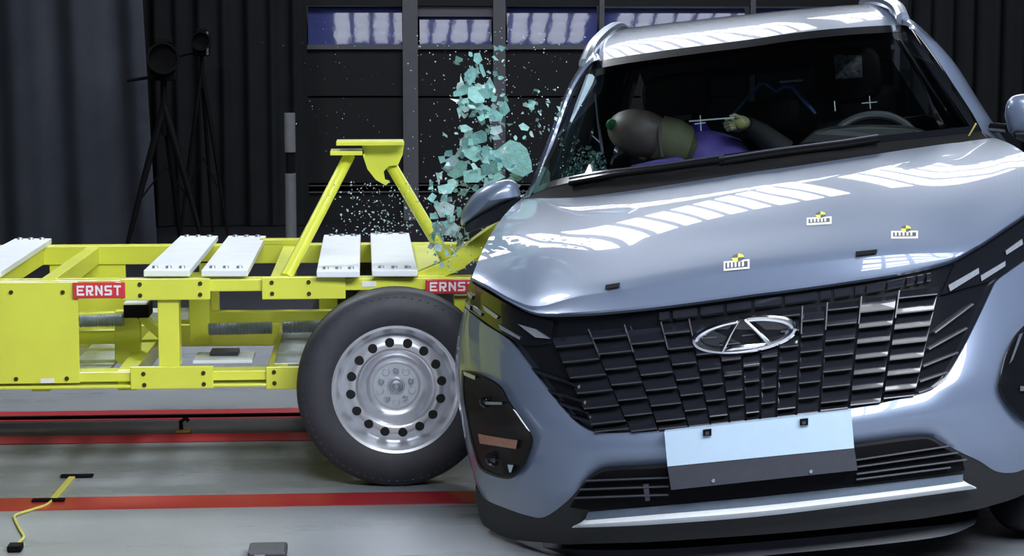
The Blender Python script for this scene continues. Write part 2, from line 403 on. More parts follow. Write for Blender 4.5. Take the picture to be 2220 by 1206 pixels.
# ------------------------------------------------------------------ trolley
YF = 6.70
zt = atY(400, 600, YF).z
r_ = ray(400, 533); YBK = r_.y * (zt - CAMH) / r_.z        # far rail
print('trolley depth', YF, YBK, zt)
tb = V((-.45, (YF + YBK) / 2, 0))
tr = thing('crash_trolley', 'bright yellow crash test trolley running into the car side', 'trolley', tuple(tb))
def tbox(px0, px1, py0, py1, Y, d, name, m=M_YELLOW, parent=None, bevel=.003, fwdY=0):
    a = atY(px0, py1, Y); b = atY(px1, py0, Y)
    mb = MB(); mb.box(a.x, b.x, Y - fwdY, Y + d, a.z, b.z)
    return part(mb, name, m, parent or tr, bevel=bevel)
def bolts(plate, pts, Y, r=.0075):
    for (px, py) in pts:
        c = atY(px, py, Y)
        mb = MB(); mb.lathe([(0, .006), (r * .8, .006), (r, .003), (r, 0)], c, (0, -1, 0), 8); part(mb, 'bolt', M_BOLT, plate)
RD = .09
XL, XR = -760, 1120
tbox(XL, XR, 601, 643, YF, RD, 'upper_rail')
tbox(XL, 1120, 797, 840, YF, RD, 'lower_rail')
tbox(XL, 640, 838, 848, YF - .012, RD + .02, 'lower_flange')
tbox(-420, 168, 612, 838, YF - .008, .008, 'side_panel', bevel=.002)
tbox(XL, 250, 603, 612, YF - .014, .014, 'panel_edge'); 
s1 = tbox(262, 455, 604, 652, YF - .014, .014, 'splice_plate'); bolts(s1, [(303, 617), (434, 615), (304, 641), (434, 639)], YF - .014)
s2 = tbox(568, 749, 600, 650, YF - .014, .014, 'splice_plate'); bolts(s2, [(589, 613), (669, 612), (590, 637), (670, 637)], YF - .014)
s3 = tbox(283, 462, 794, 845, YF - .014, .014, 'splice_plate'); bolts(s3, [(311, 811), (441, 809), (313, 835), (442, 833)], YF - .014)
s4 = tbox(577, 740, 794, 845, YF - .014, .014, 'splice_plate'); bolts(s4, [(594, 807), (595, 831)], YF - .014)
bolts(tr.children[3], [(24, 634), (136, 634), (35, 822), (145, 821)], YF - .008)
tbox(344, 387, 643, 797, YF + .005, RD - .01, 'post')
tbox(-60, -10, 643, 797, YF + .005, RD - .01, 'post')
tbox(985, 1040, 643, 797, YF + .02, RD - .02, 'post')
# far side
tbox2 = lambda px0, px1, z0, z1, Y, d, name, m=M_YELLOW: part(MB().box(atY(px0, 500, Y).x, atY(px1, 500, Y).x, Y, Y + d, z0, z1), name, m, tr, bevel=.003)
tbox2(-560, 1130, zt - .072, zt, YBK, RD, 'upper_rail')
tbox2(-560, 1110, .29, .375, YBK, RD, 'lower_rail')
tbox2(430, 470, .37, zt - .06, YBK, RD, 'post'); tbox2(105, 270, .38, zt - .07, YBK + .01, .02, 'back_panel'); tbox2(690, 730, .37, zt - .06, YBK, RD, 'post')
tbox2(560, 660, zt, zt + .02, YBK, RD, 'mount_plate')
# cross members (front to back)
def cross(pxa, wpx, z0, z1, name='cross_member', m=M_YELLOW, y0=YF + .02, y1=None, px_at=None):
    x0 = atY(pxa, 600, YF).x; x1 = atY(pxa + wpx, 600, YF).x
    return part(MB().box(x0, x1, y0, (y1 or YBK + .02), z0, z1), name, m, tr, bevel=.003)
cross(87, 32, zt - .07, zt - .004); cross(-60, 40, zt - .07, zt - .004); cross(-760, 40, zt - .07, zt - .004); cross(-760, 40, .30, .37)
cross(585, 40, zt - .07, zt - .004); cross(905, 60, zt - .07, zt - .004)
cross(248, 40, .30, .37); cross(575, 45, .30, .37); cross(60, 40, .30, .37); cross(840, 50, .30, .37)
# inner longitudinal beams
ym = (YF + YBK) / 2
for (Y, xa, xb, z0, z1) in ((ym - .12, -150, 268, .40, .45), (ym + .18, 170, 900, .43, .475)):
    part(MB().box(atY(xa, 700, Y).x, atY(xb, 700, Y).x, Y, Y + .05, z0, z1), 'inner_beam', M_YELLOW, tr, bevel=.003)
a0 = atY(278, 690, ym - .1); a1 = atY(278, 790, ym - .1)
part(MB().bar((a1.x, ym - .1, .33), (a0.x, ym - .1, .52), .09, .05, (0, 1, 0)), 'inner_upright', M_YELLOW, tr, bevel=.003)
part(MB().bar((atY(300, 700, ym - .1).x, ym - .1, .51), (atY(350, 735, ym - .1).x, ym - .1, .43), .03, .05, (0, 1, 0)), 'brace', M_YELLOW, tr, bevel=.003)
a0 = atY(438, 645, ym); part(MB().box(a0.x - .045, a0.x + .03, ym - .03, ym + .05, .38, zt - .05), 'inner_upright', M_YELLOW, tr, bevel=.003)
# belly trays
for (pa, pb, y0, y1, z, m) in ((175, 262, YF + .2, YBK - .1, .33, M_STEEL), (430, 555, ym - .25, ym - .05, .345, M_WHITE), (605, 700, YF + .12, YBK - .2, .36, M_STEEL)):
    part(MB().box(atY(pa, 740, ym).x, atY(pb, 740, ym).x, y0, y1, z, z + .012), 'belly_tray', m, tr, bevel=.002)
# corrugated hoses
def hose(pa, pb, py, Y):
    a = atY(pa, py, Y); b = atY(pb, py - 3, Y); n = int((b.x - a.x) / .007); prof = []
    pts = []; rad = []
    for i in range(n * 2 + 1):
        t = i / (n * 2); pts.append(a.lerp(b, t)); rad.append(.024 if i % 2 else .019)
    mb = MB(); mb.tube(pts, rad, 12); part(mb, 'corrugated_hose', M_STEEL, tr, smooth=True, angle=20)
hose(172, 268, 697, ym - .15); hose(452, 590, 714, ym - .12); hose(612, 700, 710, ym - .12)
tbox(268, 322, 661, 690, ym - .2, .14, 'control_box', M_BLACK); tbox(268, 318, 656, 662, ym - .2, .14, 'box_lid', M_WHITE)
tbox(314, 346, 677, 697, ym - .05, .12, 'valve_block', M_WHITE); tbox(386, 416, 676, 694, ym - .02, .12, 'valve_block', M_WHITE)
tbox(455, 516, 763, 782, ym - .15, .1, 'cable_tray', M_DARKGREY)
# ballast plates
def ballast(fl, fr_, pyf, bl, br, pyb, thick=.022, nb=3):
    z1 = zt + .02
    def zpt(px, py, z): r = ray(px, py); return CAM + r * ((z - CAMH) / r.z)
    A, B, C_, D = zpt(fl, pyf, z1), zpt(fr_, pyf, z1), zpt(br, pyb, z1), zpt(bl, pyb, z1)
    dn = V((0, 0, -thick))
    p = part(MB().hexa([A + dn, B + dn, C_ + dn, D + dn, A, B, C_, D]), 'ballast_plate', M_WHITE, tr, bevel=.003)
    for e0, e1, k in ((A, B, .07), (D, C_, -.05)):
        for i in range(nb):
            c = e0.lerp(e1, (i + .7) / (nb + .4)) + (D - A).normalized() * k
            part(MB().lathe([(0, .008), (.009, .008), (.011, 0)], c, (0, 0, 1), 8), 'bolt', M_STEEL, p)
ballast(311, 411, 586, 391, 473, 511); ballast(436, 537, 586, 495, 577, 511)
ballast(686, 780, 588, 702, 782, 509); ballast(806, 905, 586, 803, 887, 505)
ballast(-105, 2, 588, 32, 112, 517)
# lifting frame
YA = YF + .42
def tubeY(p0, Y0, p1, Y1, r, name):
    part(MB().tube([atY(*p0, Y0), atY(*p1, Y1)], r, 14), name, M_YELLOW, tr, smooth=True)
tubeY((620, 602), YF + .05, (757, 338), YA, .0215, 'lifting_strut')
tubeY((985, 590), YF + .10, (850, 362), YA + .02, .0215, 'lifting_strut')
tubeY((700, 540), YBK + .03, (762, 338), YA + .06, .0215, 'lifting_strut') if False else None
a = atY(729, 315, YA - .06); b = atY(876, 308, YA - .06)
part(MB().box(a.x, b.x, YA - .10, YA + .10, a.z, a.z + .014), 'top_plate', M_YELLOW, tr, bevel=.002)
a = atY(716, 336, YA - .06); b = atY(786, 327, YA - .06)
part(MB().box(a.x, b.x, YA - .10, YA + .10, a.z, b.z), 'lower_plate', M_YELLOW, tr, bevel=.002)
gz = [(784, 315), (876, 314), (873, 336), (863, 358), (843, 360), (832, 372), (835, 390), (845, 393), (838, 401), (818, 389), (799, 366), (789, 330)]
part(MB().prism([atY(*p, YA - .03) for p in gz], (0, .03, 0)), 'gusset', M_YELLOW, tr)
fl = [(790, 332), (800, 362), (818, 385), (840, 398)]
mb = MB(); rows = [[atY(*p, YA - .055) for p in fl], [atY(*p, YA - .055) + V((0, .09, 0)) for p in fl]]
mb.grid(rows, back=(-.006, 0, -.008)); part(mb, 'gusset_flange', M_YELLOW, tr)
part(MB().bar(atY(935, 606, YF + .1), atY(1110, 478, YF + .25), .06, .07, (0, 1, 0)), 'barrier_strut', M_YELLOW, tr, bevel=.003)
part(MB().bar(atY(905, 606, YF + .05), atY(1000, 566, YF + .1), .05, .05, (0, 1, 0)), 'strut_foot', M_YELLOW, tr, bevel=.003)
# barrier block behind the car front
xb0 = atY(1120, 600, YF).x
part(MB().box(xb0 - .02, xb0 + .06, YF + .14, YBK + .06, .30, zt - .02), 'barrier_face', M_STEEL, tr, bevel=.004)
# signs
def sign(px0, px1, py0, py1, Y):
    s = tbox(px0, px1, py0, py1, Y - .006, .006, 'sign', M_RED, bevel=.004); s['label'] = 'red ERNST sign with white letters'
    a = atY(px0, py1, Y - .006); b = atY(px1, py0, Y - .006); w = b.x - a.x; h = b.z - a.z
    # block letters from strokes on a 5x7 grid
    G = {'E': [(0, 0, 1, 7), (0, 0, 5, 1.5), (0, 2.9, 4.2, 4.2), (0, 5.5, 5, 7)],
         'R': [(0, 0, 1.3, 7), (0, 5.6, 4.4, 7), (0, 2.6, 4.4, 3.9), (3.6, 3.2, 4.9, 6.4), (2.6, 0, 4.2, 1.3), (2.1, 1.3, 3.6, 2.7), (3.7, 0, 5, .9)],
         'N': [(0, 0, 1.3, 7), (3.7, 0, 5, 7), (1.1, 4.2, 2.2, 6.2), (1.9, 2.8, 3.1, 4.8), (2.8, 1.2, 3.9, 3.4)],
         'S': [(0, 0, 4.6, 1.4), (3.6, .6, 5, 3.4), (.4, 2.8, 4.6, 4.1), (0, 3.6, 1.4, 6.4), (.4, 5.6, 5, 7)],
         'T': [(0, 5.5, 5, 7), (1.85, 0, 3.15, 7)]}
    cw = w * .88 / 5; k = cw * .80 / 5; kz = h * .62 / 7
    for i, ch in enumerate('ERNST'):
        mb = MB(); ox = a.x + w * .06 + i * cw + cw * .1; oz = a.z + h * .19
        for q, (x0, y0, x1, y1) in enumerate(G[ch]):
            mb.box(ox + x0 * k, ox + x1 * k, Y - .0085 - .0001 * q, Y - .006, oz + y0 * kz, oz + y1 * kz)
        part(mb, 'letter', M_LETTER, s)
sign(158, 271, 612, 648, YF - .014)
sign(923, 1038, 605, 638, YF - .014)
tbox(88, 117, 821, 831, YF - .010, .002, 'label_plate', M_PAPER, bevel=0)
tbox(785, 815, 610, 622, YF - .002, .002, 'label_plate', M_PAPER, bevel=0)

# trolley wheels
def trolley_wheel(c, out=-1):
    """c = hub centre of the tyre mid plane; out = -1 when the outer face looks to the camera"""
    R = c.z; W = .185; ax = V((0, out, 0))
    w = part(MB().lathe([(.205, .083), (.214, .086), (.216, .080), (.207, .074), (.200, .060), (.192, .052), (.186, .030), (.181, .026), (.172, .028),
                         (.160, .038), (.146, .044), (.134, .043), (.124, .036), (.115, .018), (.108, .002), (.098, -.008), (.083, -.010), (.079, -.004), (.074, .002), (.030, .002), (.026, .012), (0, .014)], c, ax, 64),
             'wheel', M_RIM, tr, smooth=True, angle=50)
    # barrel behind
    part(MB().lathe([(.186, .03), (.186, -.085), (.205, -.09), (.205, -.095)], c, ax, 48), 'rim_barrel', M_RIM, w, smooth=True)
    prof = [(.206, .080), (.222, .089), (.236, .094), (.262, .098), (.285, .096), (R - .030, .088), (R - .012, .078), (R - .004, .068),
            (R, .050), (R, .036), (R - .010, .034), (R - .010, .026), (R, .024), (R + .001, .006), (R - .010, .005), (R - .010, -.005), (R + .001, -.006), (R, -.024), (R - .010, -.026), (R - .010, -.034), (R, -.036), (R, -.05),
            (R - .004, -.068), (R - .012, -.078), (R - .03, -.088), (.285, -.096), (.236, -.094), (.206, -.08)]
    part(MB().lathe(prof, c, ax, 96), 'tyre', M_RUBBER, w, smooth=True, angle=50)
    lug = MB()
    for i in range(72):
        t = 2 * math.pi * i / 72; d = V((math.cos(t), 0, math.sin(t))); e = V((-math.sin(t), 0, math.cos(t)))
        o = c + d * (R - .027) + ax * .0825; q = c + d * (R - .012) + ax * .056
        lug.bar(o, q, .012, .008, e)
    lg = part(lug, 'shoulder_blocks', M_RUBBER, w); lg['kind'] = 'stuff'
    for i in range(16):
        t = 2 * math.pi * (i + .35) / 16; d = V((math.cos(t), 0, math.sin(t)))
        p = c + d * .152 + ax * .0385
        part(MB().lathe([(0, .0055), (.0150, .0055), (.0165, 0)], p, ax, 14), 'vent_hole', M_HOLE, w, smooth=True)
    for i in range(5):
        t = math.pi / 2 + 2 * math.pi * i / 5; d = V((math.cos(t), 0, math.sin(t)))
        p = c + d * .052 + ax * .001
        part(MB().lathe([(0, .018), (.007, .018), (.0105, .014), (.0105, 0)], p, ax, 6), 'lug_nut', M_STEEL, w)
        d2 = V((math.cos(t + .63), 0, math.sin(t + .63))); p = c + d2 * .057
        part(MB().lathe([(0, .008), (.011, .007), (.014, .001)], p, ax, 10), 'hub_boss', M_RIM, w, smooth=True)
    part(MB().lathe([(0, .024), (.008, .024), (.012, .018), (.020, .016), (.026, .008)], c + ax * .002, ax, 20), 'hub_cap', M_STEEL, w, smooth=True)
    return w
WC = atZ(860, 1046, 0); WR = .33
print('wheel', WC, 'px?')
trolley_wheel(V((WC.x, WC.y, WR)))
trolley_wheel(V((WC.x, YBK + .2, WR)), 1)
trolley_wheel(V((WC.x - 2.2, WC.y, WR)))
part(MB().tube([(WC.x, WC.y + .05, WR), (WC.x, YBK + .15, WR)], .03, 12), 'axle', M_STEEL, tr)
part(MB().tube([(WC.x - 2.2, WC.y + .05, WR), (WC.x - 2.2, YBK + .15, WR)], .03, 12), 'axle', M_STEEL, tr)

# ------------------------------------------------------------------ floor bits
a = atZ(400, 938, 0)
hk = thing('tow_hook', 'small rusty tow hook sitting in the floor rail slot', 'hook', (a.x, a.y, .003))
part(MB().box(a.x - .03, a.x + .025, a.y - .04, a.y + .04, .003, .012), 'hook_plate', mat('rusty yellow steel', (.16, .10, .02), .6, .3, noise=.3, nscale=40), hk, bevel=.003)
part(MB().tube([(a.x - .012, a.y, .01), (a.x - .014, a.y + .01, .04), (a.x + .004, a.y + .02, .052), (a.x + .014, a.y + .02, .04)], .008, 8), 'hook', M_BLACK, hk, smooth=True)
y = yfloor(908)
root_mesh(MB().tube([(-8, y, .009), (a.x, y, .010), (3, y, .009)], .007, 8), 'tow_cable', M_BLACK, 'thin black tow cable running along the red floor rail', 'cable', smooth=True)
Zs = .004
cs = thing('contact_strip', 'yellow contact strip taped to the floor with a thin yellow cable', 'sensor', tuple(atZ(130, 1060, 0)))
p0 = atZ(158, 1033, Zs); p1 = atZ(112, 1086, Zs)
part(MB().bar(p0, p1, .022, .008), 'strip', M_CABLEY, cs, bevel=.002)
for (xa, xb, py) in ((132, 202, 1032), (70, 140, 1085)):
    q0 = atZ(xa, py, .007); q1 = atZ(xb, py - 1, .007); part(MB().bar(q0, q1, .03, .006), 'black_tape', M_BLACK, cs)
pts = [atZ(px, py, .006) for px, py in ((112, 1086), (98, 1096), (70, 1105), (34, 1117), (33, 1128), (44, 1150), (52, 1165), (42, 1176), (36, 1188))]
pts = resample([tuple(p) for p in smooth_line([tuple(p) for p in pts], 5)], 40)
part(MB().tube(pts, .0045, 8), 'cable', M_CABLEY, cs, smooth=True)
e = atZ(34, 1194, 0); part(MB().box(e.x - .02, e.x + .02, e.y - .03, e.y + .02, .002, .02).box(e.x - .004, e.x + .004, e.y + .02, e.y + .035, .004, .016), 'plug', M_BLACK, cs, bevel=.003)
e = atZ(581, 1206, 0)
fb = thing('floor_block', 'small dark block standing on the floor at the bottom edge', 'block', (e.x, e.y, 0))
part(MB().box(e.x - .055, e.x + .055, e.y - .07, e.y + .05, 0, .03), 'body', M_DARKGREY, fb, bevel=.008)
part(MB().box(e.x - .035, e.x - .005, e.y - .074, e.y - .07, .008, .022), 'label', M_STEEL, fb)

# ------------------------------------------------------------------ the car
car = thing('car', 'silver blue sport utility car with black grille tilting from a side impact', 'car')
car.matrix_world = CAR_M
def FS(x, z, o=0):
    return .42 * (abs(x) / .85) ** 3 + .25 * max(0, z - .5) + .35 * max(0, .30 - z) + o
def Fo(o): return lambda x, z: FS(x, z, o)
def prow(knots, F, n=4): return [cl(p.x, p.y, F) for p in smooth_line(knots, n)]
def interp_y(curve, x):
    for (x0, y0), (x1, y1) in zip(curve, curve[1:]):
        if x <= x1: return y0 + (y1 - y0) * (x - x0) / (x1 - x0)
    return curve[-1][1]
def px_rows(top, bot, nv, left=None, right=None, n=4):
    """Coons grid of pixels between two matched knot lines and optional side lines"""
    T = smooth_line(top, n); B = smooth_line(bot, n); N = len(T)
    L = resample(smooth_line(left, 6), nv) if left else None; R = resample(smooth_line(right, 6), nv) if right else None
    out = []
    for i in range(nv):
        v = i / (nv - 1); row = []
        for j in range(N):
            u = j / (N - 1); p = T[j].lerp(B[j], v)
            if L: p = p + (L[i] - T[0].lerp(B[0], v)) * max(0, 1 - u * 9) ** 2
            if R: p = p + (R[i] - T[-1].lerp(B[-1], v)) * max(0, 1 - (1 - u) * 9) ** 2
            row.append(p)
        out.append(row)
    return out
def patch(rows, F): return [[cl(p.x, p.y, F) for p in r] for r in rows]

T_KN = [(1006, 668), (1049, 704), (1102, 739), (1141, 788), (1189, 851), (1234, 904), (1261, 927), (1284, 937), (1323, 940), (1400, 937), (1515, 926), (1658, 912), (1773, 897), (1888, 880), (1950, 866), (1993, 857), (2023, 845), (2048, 823), (2070, 790), (2096, 743), (2125, 684), (2147, 637), (2161, 611), (2190, 589), (2220, 568), (2290, 520)]
B_KN = [(1033, 1063), (1051, 1087), (1095, 1106), (1139, 1121), (1178, 1125), (1227, 1091), (1263, 1052), (1291, 1027), (1319, 1017), (1400, 1012), (1515, 1003), (1658, 990), (1773, 977), (1880, 962), (1945, 953), (1987, 949), (2018, 950), (2044, 963), (2081, 983), (2124, 1003), (2159, 1025), (2193, 1029), (2220, 1022), (2255, 1003), (2285, 970), (2320, 920)]
G_KN = [(1021, 606), (1054, 624), (1108, 656), (1152, 676), (1190, 683), (1247, 680), (1280, 678), (1310, 676), (1350, 672), (1426, 664), (1530, 651), (1660, 633), (1760, 620), (1870, 605), (1935, 595), (1981, 586), (2015, 579), (2051, 568), (2075, 557), (2088, 551), (2110, 538), (2136, 523), (2155, 510), (2178, 494), (2220, 466), (2290, 415)]
LFT = [(1006, 668), (993, 730), (988, 790), (992, 850), (1003, 920), (1016, 995), (1033, 1063)]

# painted front: sculpted by a soft forward roll towards its lower edge
rows = px_rows(T_KN, B_KN, 13, left=LFT)
P = patch(rows, Fo(0))
nv = len(P)
for i, r in enumerate(P):
    v = i / (nv - 1)
    for p in r: p.y += .006 * (1 - v) ** 3 - .012 * math.sin(math.pi * v) + .02 * v ** 4
mb = MB(); mb.grid(P, back=(0, .05, 0)); cpart(mb, 'bumper_cover', M_PAINT, car, smooth=True, angle=60)

# black grille field between bonnet and bumper
P = patch(px_rows([(x, y - 6) for x, y in G_KN], [(x, y + 6) for x, y in T_KN], 7), Fo(.028))
mb = MB(); mb.grid(P, back=(0, .03, 0)); gb = cpart(mb, 'grille', M_GLOSSBLACK, car, smooth=True)

# grille louvres: columns between converging lines, rows offset by half
CT = [(1196, 735), (1274, 716), (1352, 706), (1431, 700), (1492, 694), (1550, 688), (1603, 682), (1650, 676), (1692, 671), (1738, 666), (1792, 658), (1866, 645), (1948, 632), (2041, 614)]
CB = [(1287, 935), (1368, 938), (1428, 934), (1493, 928), (1541, 924), (1582, 919), (1617, 916), (1648, 913), (1682, 909), (1726, 903), (1776, 896), (1840, 886), (1912, 871), (1986, 857)]
PITCH = 33.6
def col_line(k, y):
    (x0, y0), (x1, y1) = CT[k], CB[k]; return x0 + (x1 - x0) * (y - y0) / (y1 - y0)
for k in range(len(CT) - 1):
    ytop = (CT[k][1] + CT[k + 1][1]) / 2 + 4; ybot = (CB[k][1] + CB[k + 1][1]) / 2 - 2
    sl = -.10
    y = ybot - (0 if k % 2 else PITCH / 2)
    cells = []
    if k % 2 == 0: cells.append((ybot - PITCH * .5 + 3, ybot))
    while y > ytop + 8:
        cells.append((max(y - PITCH + 3, ytop), y)); y -= PITCH
    for (ya, yb) in cells:
        if yb - ya < 10: continue
        w = col_line(k + 1, yb) - col_line(k, yb); dxs = w / 2 * sl
        def q(side, yy, o):
            kk = k + side; g = 2.5 if side == 0 else -2.5
            return cl(col_line(kk, yy) + g, yy + (dxs if side else -dxs), Fo(o))
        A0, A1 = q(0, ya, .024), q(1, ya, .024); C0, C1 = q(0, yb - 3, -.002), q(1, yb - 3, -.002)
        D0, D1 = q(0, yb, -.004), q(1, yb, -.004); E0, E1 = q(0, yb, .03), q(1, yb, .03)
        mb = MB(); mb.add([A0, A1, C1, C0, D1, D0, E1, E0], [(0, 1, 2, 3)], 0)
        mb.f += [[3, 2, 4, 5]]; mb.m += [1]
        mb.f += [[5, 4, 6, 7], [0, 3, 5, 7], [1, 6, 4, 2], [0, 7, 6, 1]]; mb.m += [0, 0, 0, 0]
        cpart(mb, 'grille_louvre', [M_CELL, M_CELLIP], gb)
# slanted end bars of the grille
ENDS = [((2108, 660), (2025, 722)), ((2095, 712), (2012, 758)), ((2075, 765), (2000, 795)), ((2052, 808), (1993, 828)), ((2020, 842), (1990, 852)),
        ((1135, 795), (1255, 838)), ((1178, 845), (1268, 872)), ((1205, 872), (1275, 895)), ((1238, 902), (1282, 915))]
for a, b in ENDS:
    c = ((a[0] + b[0]) / 2, (a[1] + b[1]) / 2)
    pts = [cl(*a, Fo(.016)), cl(*c, Fo(.012)), cl(*b, Fo(.010))]
    cpart(MB().tube(pts, .0065, 8, m=0, flat=.6), 'grille_bar', M_CELLIP if a[0] > 1500 else M_CELL, gb, smooth=True)  # right bars take the paler material as the better lit side
# thin chrome frames in the upper cells
for k in (1, 2, 3, 4, 9, 10, 11, 12):
    (x0, y0) = CT[k]; p0 = cl(x0 + 2, y0 - 2, Fo(.004)); yy = y0 + 58; p1 = cl(col_line(k, yy) + 2, yy, Fo(.002))
    cpart(MB().bar(p0, p1, .0035, .006, (0, 1, 0)), 'grille_divider', M_CELLIP, gb)
# top row of reflective tiles under the bonnet lip
TOPX = [1425, 1455, 1515, 1572, 1632, 1698, 1775, 1805, 1850, 1875, 1920, 1962, 1985, 2005, 2022]
for i in range(len(TOPX) - 1):
    xa, xb = TOPX[i] + 4, TOPX[i + 1] - 4
    ge = [(x, y) for x, y in G_KN]
    ya, yb = interp_y(ge, xa) + 14, interp_y(ge, xb) + 14
    h = 17
    mb = MB(); mb.grid([[cl(xa, ya, Fo(.022)), cl(xb, yb, Fo(.022))], [cl(xa, ya + h, Fo(.006)), cl(xb, yb + h, Fo(.006))]], back=(0, .02, 0))
    cpart(mb, 'grille_tile', M_CELL, gb)

# emblem: oval ring with an A-shaped mark
em_c = cl(1613, 727, Fo(-.012)); ex = (cl(1720, 713, Fo(-.008)) - em_c); rx = ex.length; exn = (cl(1640, 723.4, em_c.y) - cl(1590, 730.6, em_c.y)).normalized(); ezn = V((0, -1, 0)).cross(exn) * -1
ezn = exn.cross(V((0, -1, 0))); ezn = -ezn if ezn.z < 0 else ezn
rx = 106 / 820 * (1); rz = 33 / 820
def ept(u, v, o=0): return em_c + exn * (u * rx) + ezn * (v * rz) + V((0, o + .03 * abs(u) ** 2.2 * .5, 0))
em = cpart(MB().prism([ept(math.cos(t) * .97, math.sin(t) * .97, .004) for t in [2 * math.pi * i / 40 for i in range(40)]], (0, .03, 0)), 'emblem', M_GLOSSBLACK, car)
em['label'] = 'chrome oval emblem with an open A-shaped mark'
ring = [ept(math.cos(t), math.sin(t)) for t in [math.pi / 2 + .10 + (2 * math.pi - .20) * i / 64 for i in range(65)]]
cpart(MB().tube(ring, [.0085 + .0045 * abs(math.cos(math.pi / 2 + .1 + (2 * math.pi - .2) * i / 64)) ** 3 for i in range(65)], 10), 'emblem_ring', M_CHROME, em, smooth=True)
for sgn in (-1, 1):
    cpart(MB().tube([ept(sgn * .07, 1.0, -.001), ept(sgn * .27, .2, -.004), ept(sgn * .50, -.86, -.002)], [.006, .0075, .0095], 8, flat=.7), 'emblem_stroke', M_CHROME, em, smooth=True)
cpart(MB().tube([ept(-.5, -.86), ept(-.25, -.72, -.002), ept(.2, -.80, -.002), ept(.5, -.86)], [.006, .009, .008, .006], 8), 'emblem_stroke', M_CHROME, em, smooth=True)

# headlights (long slim units) with light bars
def quad_bar(name, pts4, off, m, parent, th=.02):
    P4 = [cl(*p, Fo(off)) for p in pts4]
    mb = MB(); mb.grid([[P4[0], P4[1]], [P4[3], P4[2]]], back=(0, th, 0)); return cpart(mb, name, m, parent)
P = patch(px_rows([(1023, 613), (1056, 634), (1108, 664), (1152, 684), (1200, 697)], [(1012, 668), (1050, 697), (1102, 731), (1138, 748), (1195, 742)], 5), Fo(.014))
hl = cpart(MB().grid(P, back=(0, .03, 0)), 'headlight', M_GLOSSBLACK, car, smooth=True)
P = patch(px_rows([(2070, 572), (2092, 562), (2136, 534), (2180, 505), (2222, 476), (2290, 425)], [(2040, 640), (2100, 622), (2150, 608), (2188, 583), (2220, 560), (2290, 512)], 5), Fo(.014))
hr = cpart(MB().grid(P, back=(0, .03, 0)), 'headlight', M_GLOSSBLACK, car, smooth=True)
for par, qd in ((hl, [(1122, 703), (1160, 714), (1192, 735), (1160, 732)]), (hl, [(1046, 662), (1080, 686), (1076, 692), (1050, 674)]), (hl, [(1080, 703), (1128, 732), (1126, 737), (1084, 714)]),
                (hl, [(1007, 652), (1019, 664), (1018, 674), (1008, 664)]), (hl, [(1024, 664), (1044, 680), (1042, 686), (1026, 672)]), (hl, [(1013, 632), (1024, 642), (1022, 650), (1014, 642)]),
                (hr, [(2056, 619), (2122, 581), (2123, 593), (2060, 632)]), (hr, [(2126, 598), (2180, 566), (2180, 577), (2128, 610)]), (hr, [(2180, 544), (2216, 518), (2218, 530), (2182, 553)]), (hr, [(2222, 512), (2262, 484), (2264, 494), (2224, 523)])):
    quad_bar('light_bar', qd, .006, M_LENS, par, .012)

# fog lamp pods
def pod(outline, name='fog_lamp_pod'):
    ol = smooth_line(outline + outline[:1], 3)[:-1]
    c = V((sum(p.x for p in ol) / len(ol), sum(p.y for p in ol) / len(ol), 0))
    n = len(ol); rings = [(1.0, .01), (.985, -.030), (.94, -.032), (.91, -.028), (.5, -.024), (.05, -.024)]
    mb = MB(); vs = []
    for (k, o) in rings:
        for p in ol: q = c + (p - c) * k; vs.append(cl(q.x, q.y, Fo(o)))
    fs = [(i * n + j, i * n + (j + 1) % n, (i + 1) * n + (j + 1) % n, (i + 1) * n + j) for i in range(len(rings) - 1) for j in range(n)]
    mb.add(vs, fs + [list(range((len(rings) - 1) * n, len(rings) * n))]); return cpart(mb, name, M_POD, car, smooth=True, angle=30)
PL = [(1000, 802), (1030, 806), (1066, 822), (1089, 840), (1104, 868), (1128, 904), (1153, 942), (1155, 964), (1139, 1006), (1121, 1031), (1100, 1040), (1068, 1033), (1040, 1017), (1026, 978), (1012, 921), (1001, 860)]
pl = pod(PL)
PR = [(2163, 837), (2172, 863), (2198, 896), (2222, 916), (2262, 925), (2290, 890), (2302, 800), (2300, 720), (2278, 690), (2240, 692), (2220, 705), (2198, 730), (2180, 765), (2170, 800)]
pr = pod(PR)
quad_bar('light_bar', [(1004, 806), (1030, 816), (1029, 824), (1006, 814)], -.044, M_LENS, pl, .01)
quad_bar('bright_edge', [(1112, 888), (1118, 893), (1148, 936), (1142, 930)], -.046, M_PAPER, pl, .006)  # white sliver paints the highlight along the pod's edge
quad_bar('amber_reflector', [(1036, 942), (1122, 956), (1118, 974), (1040, 962)], -.034, M_ORANGE, pl, .01)
for (px, py, r) in ((1053, 870, .017), (1070, 995, .022)):
    cpart(MB().lathe([(r, 0), (r, .010), (r * .8, .014), (r * .6, .006), (0, .012)], cl(px, py, Fo(-.024)), (0, -1, 0), 20), 'lamp', M_GLOSSBLACK, pl, smooth=True)
quad_bar('light_bar', [(1052, 872), (1088, 873), (1088, 878), (1052, 878)], -.037, M_SATIN, pl, .006)
quad_bar('lamp_bracket', [(1100, 1008), (1113, 1009), (1108, 1025), (1104, 1025)], -.037, M_SATIN, pl, .006)
quad_bar('bright_edge', [(2210, 726), (2218, 722), (2196, 780), (2188, 790)], -.045, M_SATIN, pr, .006)
quad_bar('light_bar', [(2212, 838), (2250, 838), (2250, 848), (2212, 848)], -.037, M_SATIN, pr, .006)

